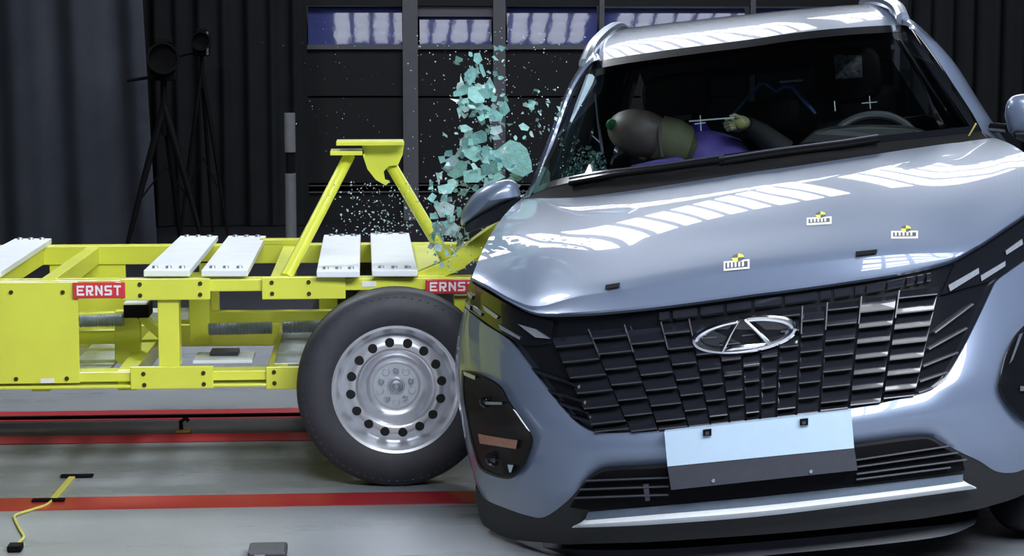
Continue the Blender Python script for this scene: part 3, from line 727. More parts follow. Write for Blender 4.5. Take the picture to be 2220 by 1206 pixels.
# lower black bumper, slats, bright strip, undertray
LOW = [(1033, 1110), (1061, 1158), (1121, 1172), (1227, 1181), (1400, 1176), (1600, 1164), (1800, 1147), (2000, 1125), (2120, 1105), (2190, 1085), (2250, 1060), (2320, 1000)]
LK = [(x + (12 if i == 0 else 0), interp_y(LOW, x + (12 if i == 0 else 0))) for i, (x, y) in enumerate(B_KN)]
P = patch(px_rows([(x, y - 5) for x, y in B_KN], LK, 8, left=[(1031, 1055), (1032, 1085), (1040, 1125), (1045, 1132)]), Fo(.022))
lb = cpart(MB().grid(P, back=(0, .06, .02)), 'lower_bumper', M_MATTBLACK, car, smooth=True)
P = patch(px_rows([(1262, 1056), (1291, 1032), (1330, 1022), (1446, 1017), (1650, 1000), (1855, 972), (1985, 955), (2018, 956), (2042, 970), (2085, 992)],
                  [(1235, 1100), (1275, 1106), (1330, 1102), (1446, 1094), (1650, 1075), (1855, 1051), (1985, 1036), (2020, 1032), (2050, 1028), (2092, 1020)], 4), Fo(.014))
lg = cpart(MB().grid(P, back=(0, .02, 0)), 'lower_grille', M_BLACK, car, smooth=True)
for (xa, ya, xb, yb) in ((1270, 1043, 1450, 1036), (1258, 1062, 1450, 1055), (1248, 1080, 1450, 1073), (1856, 998, 2056, 968), (1857, 1013, 2076, 982), (1857, 1028, 2094, 997), (1856, 1040, 2060, 1014)):
    n = 5; pts = [cl(xa + (xb - xa) * i / n, ya + (yb - ya) * i / n, Fo(.004)) for i in range(n + 1)]
    cpart(MB().tube(pts, .006, 8, flat=.5), 'grille_slat', M_DARKGREY, lg, smooth=True)
quad_bar('sensor_bracket', [(1394, 1052), (1406, 1051), (1409, 1086), (1399, 1087)], 0, M_DARKGREY, lg)
S_T = [(1275, 1110), (1400, 1099), (1640, 1078), (1850, 1056), (2000, 1039), (2088, 1029)]
S_M = [(1268, 1129), (1400, 1118), (1640, 1098), (1850, 1075), (2000, 1057), (2088, 1045)]
S_N = [(1255, 1138), (1400, 1129), (1640, 1110), (1850, 1086), (2000, 1067), (2102, 1053)]
S_B = [(1240, 1145), (1400, 1139), (1640, 1121), (1850, 1096), (2000, 1076), (2117, 1060)]
P = [prow(S_T, Fo(.018)), prow(S_M, Fo(-.010)), prow(S_N, Fo(-.024)), prow(S_B, Fo(-.016))]
sk = cpart(MB().grid([P[0], P[1]], back=(0, .02, 0)), 'skid_plate', mat('slate skid plate', (.10, .13, .18), .45, .3, noise=.1, nscale=30), car, smooth=True)
cpart(MB().grid(P[1:], back=(0, .02, 0)), 'bright_strip', mat('bright brushed trim', (.88, .92, .98), .27, .35, noise=.04, nscale=60), sk, smooth=True, angle=70)
U_T = [(1090, 1178), (1250, 1192), (1450, 1190), (1690, 1172), (1900, 1152), (2060, 1136), (2122, 1120)]
U_B = [(1100, 1215), (1250, 1225), (1450, 1222), (1690, 1202), (1900, 1182), (2050, 1162), (2112, 1138)]
cpart(MB().grid([prow(U_T, Fo(.10)), prow(U_B, Fo(.07))], back=(0, .5, .02)), 'undertray', M_DARKGREY, car, smooth=True)

# plate board
def slab(pts4, off, th):
    n = 6; a, b, c, d = [V((*p, 0)) for p in pts4]; rows = []
    for i in range(3):
        v = i / 2; rows.append([cl(*(a.lerp(b, j / n).lerp(d.lerp(c, j / n), v))[:2], Fo(off)) for j in range(n + 1)])
    return MB().grid(rows, back=(0, th, 0))
npb = cpart(slab([(1440, 937), (1845, 891), (1852, 972), (1447, 1012)], -.034, .03), 'plate_board', M_PLATE, car, smooth=True, angle=30)
cpart(slab([(1447, 1012), (1852, 972), (1859, 1020), (1455, 1063)], -.032, .03), 'plate_bracket', M_DARKGREY, npb, smooth=True, angle=30)
for (px, py) in ((1533, 939), (1743, 916)):
    quad_bar('clip', [(px - 9, py - 6), (px + 9, py - 8), (px + 9, py + 6), (px - 9, py + 7)], -.042, M_BLACK, npb, .008)
    quad_bar('clip', [(px - 4, py - 2), (px + 4, py - 3), (px + 4, py + 4), (px - 4, py + 5)], -.044, M_DARKGREY, npb, .004)
for (px, py) in ((1546, 1043), (1758, 1023)):
    cpart(MB().lathe([(0, .004), (.004, .004), (.006, 0)], cl(px, py, Fo(-.032)), (0, -1, 0), 10), 'screw', M_SATIN, npb, smooth=True)

# bonnet
EDGE = [(1021, 606), (1054, 624), (1108, 656), (1165, 680), (1247, 680), (1313, 676), (1426, 664.5), (1568, 646), (1640, 636), (1713, 627), (1854, 607), (1966, 589), (2051, 568), (2088, 551), (2110, 538), (2136, 523), (2178, 494), (2220, 466), (2290, 415)]
CREASE = [(1023, 602), (1057, 619), (1112, 649), (1167, 664), (1247, 643), (1313, 632), (1426, 613), (1568, 588), (1640, 581), (1713, 573), (1854, 558), (1966, 549.5), (2048, 548), (2088, 546), (2112, 533), (2139, 518), (2180, 489), (2221, 462), (2291, 410)]
REAR = [(1129, 432), (1140, 431), (1165, 430), (1195, 430), (1250, 428), (1320, 420), (1426, 405), (1568, 383), (1640, 372), (1713, 362), (1854, 341), (1966, 324), (2050, 312), (2080, 309), (2100, 306), (2115, 304), (2130, 302), (2142, 300), (2154, 299)]
E_ = prow(EDGE, Fo(-.012)); C_ = []
ce = smooth_line(CREASE, 4); ee = smooth_line(EDGE, 4)
for p, e in zip(ce, ee):
    hgt = max(0, e.y - p.y)
    C_.append(cl(p.x, p.y, Fo(-.012 + .0011 * hgt)))
def y_rear(x, z): return 1.10 + .30 * (x / .78) ** 2
R_ = prow(REAR, y_rear)
HOOD_BULGE = .040
rows = [[p + V((0, .03, -.012)) for p in E_], [p + V((0, .004, -.002)) for p in E_], [e.lerp(c, .08) + V((0, -.002, 0)) for e, c in zip(E_, C_)], [e.lerp(c, .5) + V((0, .003, -.003)) for e, c in zip(E_, C_)], [e.lerp(c, .92) for e, c in zip(E_, C_)]]
NV = 16
S_ = [p.copy() for p in C_]
for _ in range(260):
    S_ = [S_[0]] + [S_[k].lerp((S_[k - 1] + S_[k + 1]) / 2, .8) for k in range(1, len(S_) - 1)] + [S_[-1]]
def hood_pt(j, v):
    t = min(v / .30, 1); t = t * t * (3 - 2 * t)
    p = C_[j].lerp(S_[j], t).lerp(R_[j], v)
    p.z += HOOD_BULGE * 4 * v * (1 - v) * (1 - .35 * v)
    return p
for i in range(NV + 1): rows.append([hood_pt(j, i / NV) for j in range(len(C_))])
rows.append([p + V((0, .02, -.03)) for p in rows[-1]])
hood = cpart(MB().grid(rows), 'bonnet', M_PAINT, car, smooth=True, angle=50)
def on_hood(px, py, lift=.002):
    """nearest bonnet point on the sight line"""
    d = (_rot @ ray(px, py)).normalized(); best = None
    for j in range(0, len(C_)):
        for i in range(0, 81):
            p = hood_pt(j, i / 80); w = p - _co; dist = (w - d * w.dot(d)).length
            if best is None or dist < best[0]: best = (dist, j, i / 80)
    _, j, v = best; j = min(max(j, 1), len(C_) - 2); v = min(max(v, .03), .97)
    du = (hood_pt(j + 1, v) - hood_pt(j - 1, v)).normalized(); dv = (hood_pt(j, v + .02) - hood_pt(j, v - .02)).normalized()
    n = du.cross(dv).normalized(); n = n if n.z > 0 else -n
    t = (hood_pt(j, v) - _co).dot(n) / d.dot(n)
    return _co + d * t + n * lift, n
def decal(poly, name, m, parent, lift):
    P4 = [on_hood(*p, lift=lift) for p in poly]; n = P4[0][1]
    return cpart(MB().prism([p for p, _ in P4], -n * min(.0015, lift * .6)), name, m, parent)
STK = [(1597, 572, 28, 10, -.09), (1776, 476, 27, 8, -.06), (1961, 506, 29, 8, -.01)]
for (px, py, hw, hh, sl) in STK:
    def r(dx, dy): return (px + dx, py + dy + sl * dx)
    cx0 = 3
    t = decal([r(-hw, -hh + 4), r(hw, -hh + 4), r(hw, hh + 4), r(-hw, hh + 4)], 'sticker', M_PAPER, hood, .0018)
    decal([r(-hw + 4, -hh + 8), r(hw - 4, -hh + 8), r(hw - 4, hh), r(-hw + 4, hh)], 'printed_line', M_DARKGREY, t, .0028)
    for i in range(5):
        xx = -hw + 8 + i * (2 * hw - 16) / 5
        decal([r(xx, -hh + 9), r(xx + 4, -hh + 9), r(xx + 4, hh - 1), r(xx, hh - 1)], 'printed_mark', M_PAPER, t, .0036)
    rr = hh + 1; cyy = -hh - rr * .5 + 4
    for (qx, qy, m) in ((1, -1, M_YELMARK), (-1, 1, M_YELMARK), (-1, -1, M_DARKGREY), (1, 1, M_DARKGREY)):
        k = 8; pts = [r(cx0, cyy)] + [r(cx0 + qx * 1.5 * rr * math.cos(a) * .8, cyy + qy * rr * .75 * math.sin(a)) for a in [math.pi / 2 * i / k for i in range(k + 1)]]
        decal(pts, 'target_quarter', m, t, .0024)
decal([(1314, 622), (1345, 617), (1344, 626), (1313, 631)], 'washer_nozzle', M_BLACK, hood, .006)
decal([(1855, 550), (1902, 545), (1901, 553), (1856, 559)], 'washer_nozzle', M_BLACK, hood, .006)

# cowl, wipers, windshield
GB = [(1150, 424), (1185, 409), (1230, 397), (1300, 384), (1365, 376), (1472, 362), (1600, 345), (1700, 332), (1799, 321), (1938, 305), (2015, 297), (2080, 290), (2125, 284)]
HT = [(1285, 137), (1305, 131), (1330, 126), (1360, 121), (1395, 116), (1460, 107), (1545, 96), (1625, 86), (1710, 73), (1800, 63), (1870, 58), (1925, 55), (1966, 54)]
def y_gb(x, z): return 1.17 + .33 * (x / .78) ** 2
def y_ht(x, z): return 1.95 + .16 * (x / .55) ** 2
gb3 = prow(GB, y_gb); ht3 = prow(HT, y_ht)
hr3 = resample([tuple(p) for p in R_], len(gb3))
cw = cpart(MB().grid([[p + V((0, -.01, -.006)) for p in hr3], [a.lerp(b, .5) + V((0, 0, -.012)) for a, b in zip(hr3, gb3)], gb3], back=(0, .02, -.05)), 'cowl', M_INTERIOR, car, smooth=True)
for pts in ([(1235, 402), (1330, 385), (1440, 371), (1570, 352)], [(1560, 358), (1690, 338), (1830, 320), (1905, 308)]):
    P3 = [cl(px, py - 4, lambda x, z: y_gb(x, z) - .02) for px, py in pts]
    wi = cpart(MB().tube(P3, .008, 8), 'wiper', M_BLACK, car, smooth=True)
    cpart(MB().tube([p + V((0, .01, .016)) for p in P3], .004, 6), 'wiper_blade', M_DARKGREY, wi, smooth=True)
def ws_rows(a, b, nv, bulge=.04):
    out = []
    for i in range(nv):
        v = i / (nv - 1); out.append([p.lerp(q, v) + V((0, -bulge * 4 * v * (1 - v), 0)) for p, q in zip(a, b)])
    return out
ws = ws_rows(gb3, ht3, 9); glass = cpart(MB().grid(ws), 'windshield', M_WINDSHIELD, car, smooth=True)
# black frit border on the glass
NC = len(gb3)
def wsp(u, v, o=-.003):
    j = min(int(u * (NC - 1)), NC - 2); t = u * (NC - 1) - j
    p = gb3[j].lerp(gb3[j + 1], t).lerp(ht3[j].lerp(ht3[j + 1], t), v); return p + V((0, -.04 * 4 * v * (1 - v) + o, 0))
def strip(us, vs): return [[wsp(u, v) for u in us] for v in vs]
lin = lambda a, b, n: [a + (b - a) * i / (n - 1) for i in range(n)]
fr = MB(); fr.grid(strip(lin(0, .035, 3), lin(0, 1, 9))); fr.grid(strip(lin(.965, 1, 3), lin(0, 1, 9))); fr.grid(strip(lin(.03, .97, 30), lin(.93, 1, 3))); fr.grid(strip(lin(.03, .97, 30), lin(0, .05, 3)))
cpart(fr, 'frit_border', M_GLOSSBLACK, glass, smooth=True, fix=False)

# pillars
def pillar(outer, inner, y0, y1, name='pillar'):
    o = smooth_line(outer, 4); i_ = smooth_line(inner, 4); n = len(o)
    ra = []; rb = []; rc = []
    for k in range(n):
        y = y0 + (y1 - y0) * k / (n - 1)
        ra.append(cl(o[k].x, o[k].y, y + .05)); rb.append(cl((o[k].x + i_[k].x) / 2, (o[k].y + i_[k].y) / 2, y - .005)); rc.append(cl(i_[k].x, i_[k].y, y))
    return cpart(MB().grid([ra, rb, rc], back=(0, .10, 0)), name, M_PAINT, car, smooth=True, angle=60)
pillar([(1131, 432), (1152, 395), (1190, 296), (1227, 198), (1263, 137), (1287, 112)], [(1158, 424), (1170, 396), (1205, 296), (1239, 200), (1276, 142), (1297, 130)], 1.50, 2.08)
pillar([(2192, 322), (2150, 262), (2114, 206), (2064, 129), (1998, 60), (1955, 30)], [(2130, 287), (2108, 246), (2071, 189), (2031, 129), (1983, 66), (1955, 54)], 1.50, 2.08)

# roof
RT = [(1318, 78), (1328, 72), (1342, 66), (1362, 61), (1392, 57), (1440, 51), (1520, 42), (1610, 32), (1700, 23), (1790, 15), (1862, 10), (1908, 9), (1938, 12)]
rt3 = prow(RT, 2.85); HB_ROOF = .034
rows = [[p + V((0, .012, -.015)) for p in ht3], ht3]
for v in (.12, .25, .4, .55, .7, .85): rows.append([p.lerp(q, v) + V((0, 0, HB_ROOF * 4 * v * (1 - v) * (1.4 - .8 * v))) for p, q in zip(ht3, rt3)])
rows.append(rt3)
for dy, dz in ((.4, -.01), (.8, -.05), (1.1, -.11), (1.3, -.2)): rows.append([p + V((0, dy, dz)) for p in rt3])
rf = cpart(MB().grid(rows), 'roof', M_PAINT, car, smooth=True, angle=60)
cpart(MB().grid([[p + V((0, .03, -.05)) for p in r] for r in rows[1:]]), 'headliner', M_INTERIOR, rf, smooth=True)
for px, s_ in (([(1268, 140), (1283, 105), (1300, 84), (1322, 66), (1345, 60)], -1), ([(1957, 40), (1946, 18), (1922, 4), (1898, 2), (1874, 8)], 1)):
    ys = [2.05, 2.2, 2.45, 2.8, 3.4]
    if s_ > 0: ys = [2.08, 2.2, 2.35, 2.6, 3.2]
    pts = [cl(*p, y) for p, y in zip(px, ys)]; pts.append(pts[-1] + V((0, .6, -.05)))
    cpart(MB().tube([tuple(p) for p in smooth_line([tuple(p) for p in pts], 4)], .024, 10), 'roof_rail', M_SATIN, car, smooth=True)

# flanks with wheel arches (behind the front)
def arc(cy_, cz, r, a0, a1, n=12): return [(cy_ + r * math.cos(a0 + (a1 - a0) * i / n), cz + r * math.sin(a0 + (a1 - a0) * i / n)) for i in range(n + 1)]
prof = [(.42, .30)] + arc(.86, .33, .36, math.pi, 0) + [(1.42, .22), (3.05, .22)] + arc(3.50, .33, .36, math.pi, 0) + [(4.25, .32), (4.35, .60), (4.28, 1.0), (3.6, 1.06), (2.2, 1.05), (1.45, 1.02), (.9, .93), (.55, .84)]
for s_ in (-1, 1):
    bd = cpart(MB().prism([(s_ * .80, y, z) for y, z in prof], (-s_ * .04, 0, 0)), 'body_side', M_PAINT, car, bevel=.012)
    cpart(MB().tube([(s_ * .805, 1.45, 1.03), (s_ * .805, 2.6, 1.055), (s_ * .80, 3.7, 1.06)], .01, 8), 'belt_trim', M_GLOSSBLACK, bd, smooth=True)
    for y0, y1, n in ((2.42, 2.52, 'b'), (3.55, 3.75, 'c')):
        mb = MB(); mb.hexa([(s_ * .79, y0, 1.03), (s_ * .74, y0, 1.03), (s_ * .74, y1, 1.03), (s_ * .79, y1, 1.03), (s_ * .60, y0 + .1, 1.47), (s_ * .56, y0 + .1, 1.47), (s_ * .56, y1 + .08, 1.47), (s_ * .60, y1 + .08, 1.47)])
        cpart(mb, 'pillar', M_GLOSSBLACK, bd)
    mb = MB(); mb.hexa([(s_ * .775, 2.54, 1.04), (s_ * .77, 2.54, 1.04), (s_ * .77, 3.55, 1.04), (s_ * .775, 3.55, 1.04), (s_ * .585, 2.64, 1.46), (s_ * .58, 2.64, 1.46), (s_ * .58, 3.62, 1.46), (s_ * .585, 3.62, 1.46)])
    cpart(mb, 'rear_window', M_SIDEGLASS, bd)
    if s_ > 0:
        mb = MB(); mb.hexa([(.775, 1.52, 1.03), (.77, 1.52, 1.03), (.77, 2.42, 1.04), (.775, 2.42, 1.04), (.585, 2.14, 1.46), (.58, 2.14, 1.46), (.58, 2.5, 1.46), (.585, 2.5, 1.46)])
        cpart(mb, 'front_window', M_SIDEGLASS, bd)
tg = cpart(MB().hexa([(-.76, 4.22, .35), (.76, 4.22, .35), (.74, 4.3, .35), (-.74, 4.3, .35), (-.70, 4.25, 1.05), (.70, 4.25, 1.05), (.68, 4.33, 1.05), (-.68, 4.33, 1.05)]), 'tailgate', M_PAINT, car, bevel=.02)
cpart(MB().hexa([(-.70, 4.24, 1.05), (.70, 4.24, 1.05), (.70, 4.26, 1.05), (-.70, 4.26, 1.05), (-.52, 4.08, 1.42), (.52, 4.08, 1.42), (.52, 4.1, 1.42), (-.52, 4.1, 1.42)]), 'rear_glass', M_SIDEGLASS, tg)
cpart(MB().box(-.76, .76, .6, 4.2, .24, .30), 'underbody', M_BLACK, car)
cpart(MB().box(-.76, .76, .42, 1.3, .30, .62), 'engine_bay', M_BLACK, car)

# road wheels (kept upright on the floor while the body leans)
def car_wheel(wx, y, s_):
    """hub in car coordinates so that the tyre rests on the floor"""
    R = .33
    c = V((wx * s_, y, 0)); w = CAR_M @ c; w.z = R + .002; c = CAR_I @ w
    ax = (_rot @ (CAR_R @ V((s_, 0, 0)) * V((1, 1, 0)) if False else _rot @ V((cy * s_, -sy * s_, 0)))).normalized()
    W = .10
    prof = [(.20, .085), (.24, .10), (.29, .10), (R - .02, .088), (R - .004, .07), (R, .05), (R, .03), (R - .008, .028), (R - .008, .02), (R, .018), (R, -.018), (R - .008, -.02), (R - .008, -.028), (R, -.03), (R, -.05), (R - .004, -.07), (R - .02, -.088), (.29, -.10), (.24, -.10), (.20, -.085)]
    ty = cpart(MB().lathe(prof, c, ax, 64), 'wheel', M_RUBBER, car, smooth=True, angle=50)
    cpart(MB().lathe([(.205, .08), (.195, .05), (.19, .0), (.19, -.08)], c, ax, 48), 'rim', M_RIM, ty, smooth=True)
    b = ax.orthogonal().normalized(); d = ax.cross(b)
    for i in range(5):
        t = 2 * math.pi * i / 5; e = b * math.cos(t) + d * math.sin(t)
        cpart(MB().bar(c + ax * .06 + e * .02, c + ax * .055 + e * .195, .05, .02, ax), 'spoke', M_RIM, ty, bevel=.004)
for y in (.84, 3.50):
    for s_ in (-1, 1): car_wheel(.74 if not (s_ > 0 and y < 2) else .76, y, s_)

# mirrors
def mirror(outl, y, low, arm, name='mirror'):
    ol = smooth_line(outl + outl[:1], 3)[:-1]; n = len(ol)
    c = V((sum(p.x for p in ol) / n, sum(p.y for p in ol) / n, 0)); mb = MB(); rings = [(.02, -.055), (.35, -.05), (.7, -.036), (.9, -.018), (1.0, .01), (1.0, .07), (.93, .10), (.02, .10)]; vs = []
    for k, o in rings:
        for p in ol: q = c + (p - c) * k; vs.append(cl(q.x, q.y, y + o))
    m = cpart(mb.add(vs, [(i * n + j, i * n + (j + 1) % n, (i + 1) * n + (j + 1) % n, (i + 1) * n + j) for i in range(len(rings) - 1) for j in range(n)]), name, M_PAINT, car, smooth=True, angle=70)
    P4 = [cl(*p, y - .02) for p in low]
    cpart(MB().prism(P4, (0, .11, 0)), 'mirror_base', M_GLOSSBLACK, m, bevel=.006)
    cpart(MB().tube([cl(*p, yy) for p, yy in arm], .016, 10), 'mirror_arm', M_GLOSSBLACK, m, smooth=True)
mirror([(998, 483), (1000, 462), (1012, 438), (1032, 416), (1056, 400), (1084, 391), (1106, 389), (1120, 398), (1129, 420), (1127, 427), (1090, 442), (1050, 462), (1020, 480), (1003, 490)], 1.42,
       [(1004, 490), (1022, 478), (1060, 457), (1100, 437), (1129, 424), (1122, 440), (1096, 474), (1060, 490), (1020, 505), (1008, 504)], [((1090, 465), 1.45), ((1160, 440), 1.55)])
mirror([(2178, 250), (2181, 228), (2190, 212), (2206, 205), (2240, 203), (2285, 210), (2305, 230), (2308, 262), (2295, 284), (2250, 292), (2200, 290), (2186, 285)], 1.42,
       [(2196, 287), (2300, 286), (2290, 305), (2220, 308), (2200, 300)], [((2215, 282), 1.45), ((2150, 276), 1.55)])

# interior
dash = cpart(MB().grid([[p + V((0, .02, -.03)) for p in gb3], [V((p.x * .97, 1.62, p.z * .0 + 1.03)) for p in gb3], [V((p.x * .97, 1.78, .96)) for p in gb3], [V((p.x * .97, 1.80, .55)) for p in gb3]]), 'dashboard', M_DASH, car, smooth=True)
hood_ = [cl(1730, 315, 1.7), cl(1765, 285, 1.7), cl(1800, 276, 1.7), cl(1880, 272, 1.72), cl(1970, 274, 1.7), cl(2005, 284, 1.7), cl(2030, 310, 1.7)]
cpart(MB().prism(hood_, (0, .1, 0)), 'instrument_hood', M_DASH, dash, bevel=.01)
sc_ = cl(1893, 338, 1.86); sw = []
for i in range(49):
    t = 2 * math.pi * i / 48; sw.append(sc_ + V((.165 * math.cos(t), .06 * math.sin(t), .165 * math.sin(t) * .85)))
st = cpart(MB().tube(sw, .016, 10, cap=False), 'steering_wheel', mat('grey leather', (.030, .031, .035), .5, noise=.1, nscale=40), car, smooth=True)
cpart(MB().ball(sc_ + V((0, .01, 0)), .075, .035, .06), 'airbag_pad', M_DASH, st, smooth=True)
cpart(MB().bar(sc_ + V((-.16, 0, 0)), sc_ + V((.16, 0, 0)), .03, .02, (0, 1, 0)), 'steering_spoke', M_DASH, st)
def rbox(mb, x0, x1, y0, y1, z0, z1): return mb.box(x0, x1, y0, y1, z0, z1)
def seat(xc, lean=0, hx=0):
    s_ = cpart(MB().box(xc - .24, xc + .24, 2.0, 2.55, .45, .62), 'seat', M_SEAT, car, bevel=.05)
    cpart(MB().hexa([(xc - .23, 2.45, .60), (xc + .23, 2.45, .60), (xc + .23, 2.58, .60), (xc - .23, 2.58, .60), (xc - .17, 2.62, 1.16), (xc + .17, 2.62, 1.16), (xc + .17, 2.72, 1.16), (xc - .17, 2.72, 1.16)]), 'backrest', M_SEAT, s_, bevel=.05)
    return s_
s_l = seat(-.36); s_r = seat(.36)
def headrest(px0, px1, py0, py1, y, par):
    a = cl(px0, py1, y); b = cl(px1, py0, y); zc = (a.z + b.z) / 2; xc = (a.x + b.x) / 2; w = abs(b.x - a.x) / 2; h = abs(b.z - a.z) / 2
    pts = [(xc + w * (abs(math.cos(t)) ** .6) * math.copysign(1, math.cos(t)), zc + h * (abs(math.sin(t)) ** .6) * math.copysign(1, math.sin(t))) for t in [2 * math.pi * i / 32 for i in range(32)]]
    return cpart(MB().prism([(x, y, z) for x, z in pts], (0, .10, 0)), 'headrest', M_SEAT, par, bevel=.02)
headrest(1395, 1535, 152, 262, 2.60, s_l); h2 = headrest(1768, 1905, 92, 235, 2.60, s_r)
P4 = [cl(*p, 2.585) for p in ((1808, 118), (1868, 120), (1870, 168), (1812, 172))]
cpart(MB().prism(P4, (0, .006, 0)), 'mottled_patch', mat('mottled grey patch', (.38, .42, .47), .6, noise=.9, nscale=55), s_r)  # mottled pale patch set in front of the right headrest
cpart(MB().box(-.70, .70, 3.3, 3.55, .5, 1.10), 'rear_bench', M_SEAT, car, bevel=.05)
for xc in (-.42, 0, .42): cpart(MB().box(xc - .13, xc + .13, 3.38, 3.5, 1.10, 1.25), 'rear_headrest', M_SEAT, car, bevel=.04)
cpart(MB().box(-.74, -.70, 1.5, 4.2, .4, 1.04), 'door_trim', M_INTERIOR, car); cpart(MB().box(.70, .74, 1.5, 4.2, .4, 1.04), 'door_trim', M_INTERIOR, car)
cpart(MB().tube([cl(1203, 388, 1.52), cl(1230, 315, 1.66), cl(1257, 235, 1.84), cl(1280, 168, 1.98)], [.015, .018, .020, .017], 8), 'pillar_trim', mat('pale pillar trim', (.36, .48, .56), .5, noise=.1, nscale=30), car, smooth=True)
cpart(MB().tube([cl(1292, 205, 2.3), cl(1298, 270, 2.25), cl(1307, 335, 2.2)], .006, 8), 'window_seal', M_SATIN, car, smooth=True)
cpart(MB().tube([cl(1975, 128, 2.2), cl(2005, 190, 2.0), cl(2028, 248, 1.85)], .005, 8), 'pillar_trim', M_SATIN, car, smooth=True)
cpart(MB().tube([cl(1957, 150, 2.3), cl(1968, 156, 2.3), cl(1973, 174, 2.3)], .009, 8), 'grab_handle', M_GREYPOLE, car, smooth=True)
cpart(MB().tube([cl(2078, 312, 1.45), cl(2100, 296, 1.42), cl(2116, 268, 1.4)], .003, 6), 'loose_wire', M_CABLEY, car, smooth=True)
# thin blue webbing and white tapes
bl = [(1588, 250, 2.5), (1625, 208, 2.5), (1648, 182, 2.5), (1660, 180, 2.5), (1685, 198, 2.5), (1700, 186, 2.5), (1720, 188, 2.5), (1745, 220, 2.5), (1768, 246, 2.5)]
cpart(MB().tube([cl(*p) for p in bl], [.006, .008, .011, .012, .010, .014, .016, .013, .008], 8, flat=.7), 'seat_belt', M_BLUEBELT, car, smooth=True)
cpart(MB().bar(cl(1690, 178, 2.48), cl(1740, 174, 2.48), .008, .012, (0, 1, 0)), 'belt_highlight', M_SATIN, car)  # pale bar paints the whitish highlight over the belt
def cross_mark(px, py, r1, r2, y):
    m = cpart(MB().bar(cl(px, py - r1, y), cl(px + 2, py + r1, y), .004, .004, (0, 1, 0)), 'cross_mark', M_PAPER, car)
    if r2: cpart(MB().bar(cl(px - r2, py + 2, y), cl(px + r2, py - 1, y), .004, .004, (0, 1, 0)), 'cross_arm', M_PAPER, m)
cross_mark(1885, 222, 14, 17, 2.2); cross_mark(1809, 230, 11, 0, 2.2); cross_mark(1518, 267, 17, 12, 1.95)
cpart(MB().bar(cl(1494, 263, 1.96), cl(1592, 255, 1.96), .005, .004, (0, 1, 0)), 'marker_rod', M_PAPER, car)

# ------------------------------------------------------------------ dummy
du = thing('crash_dummy', 'crash test dummy with brown head leaning sideways in a violet suit', 'dummy'); du.matrix_world = CAR_M
yd = 2.08
hc = cl(1390, 290, yd); ha = (cl(1450, 308, yd) - cl(1330, 276, yd)).normalized()
hb = V((0, -1, 0)).cross(ha).normalized()
rot = Matrix((ha, V((0, 1, 0)), hb)).transposed()
hd = cpart(MB().ball(hc, .128, .10, .088, 28, rot), 'head', M_HEAD, du, smooth=True)
cpart(MB().tube([hc + ha * .06 + V((0, .01, 0)), hc + ha * .12 + V((0, .01, -.005)), hc + ha * .165 + V((0, .02, -.01)), hc + ha * .19 + V((0, .03, -.012))], [.086, .092, .082, .05], 20), 'collar', M_OLIVE, du, smooth=True)
cpart(MB().ball(hc - ha * .105 + V((0, -.055, .008)), .022, .01, .022, 12, rot), 'green_mark', M_GREEN, hd, smooth=True)
cpart(MB().tube([hc + ha * .082 + V((0, -.088, .05)), hc + ha * .078 + V((0, -.096, .0)), hc + ha * .08 + V((0, -.085, -.06))], .005, 8), 'collar_seam', M_HEAD, hd, smooth=True)
# nose and ear on the head
cpart(MB().ball(hc + ha * .0 + V((0, -.02, -.082)), .022, .02, .018, 12, rot), 'nose', M_HEAD, hd, smooth=True)
# shoulders, torso and arms as one skinned body
def cw_(px, py, y): return cl(px, py, y)
tp = [hc + ha * .16 + V((0, .03, -.02)), cw_(1520, 345, 2.15), cw_(1560, 400, 2.22), cw_(1600, 470, 2.32)]
cpart(MB().tube([tuple(p) for p in smooth_line([tuple(p) for p in tp], 5)], [.06] + [.06 + .10 * min(1, i / 6) for i in range(15)], 20), 'torso', M_PURPLE, du, smooth=True)
cpart(MB().tube([cw_(1520, 300, 2.2), cw_(1512, 270, 2.22)], [.05, .03], 12), 'shoulder', mat('blue shoulder cloth', (.03, .025, .33), .6, noise=.1, nscale=30), du, smooth=True)
cpart(MB().tube([cw_(1470, 370, 2.0), cw_(1420, 372, 1.9), cw_(1372, 380, 1.85)], [.05, .04, .035], 12), 'upper_arm', M_PURPLE, du, smooth=True)
ar = cpart(MB().tube([cw_(1700, 330, 2.1), cw_(1650, 290, 2.08), cw_(1620, 270, 2.04)], [.05, .04, .03], 12), 'forearm', M_SEAT, du, smooth=True)
hn = cpart(MB().ball(cw_(1600, 268, 2.02), .045, .03, .030, 16), 'hand', M_HAND, du, smooth=True)
for k, (px, py) in enumerate(((1574, 262), (1570, 269), (1572, 276), (1577, 282))):
    cpart(MB().tube([cw_(1595, 264 + k * 4, 2.0), cw_((1595 + px) / 2 - 2, py - 3, 1.985), cw_(px, py, 1.995)], [.010, .009, .007], 8), 'finger', M_HAND, hn, smooth=True)
cpart(MB().tube([cw_(1606, 258, 2.0), cw_(1592, 251, 1.99), cw_(1582, 254, 1.985)], [.011, .010, .008], 8), 'thumb', M_HAND, hn, smooth=True)
cpart(MB().ball(cw_(1606, 268, 1.99), .022, .01, .020, 12), 'hand_mark', mat('pale yellow mark', (.36, .34, .13), .6, noise=.1), hn, smooth=True)

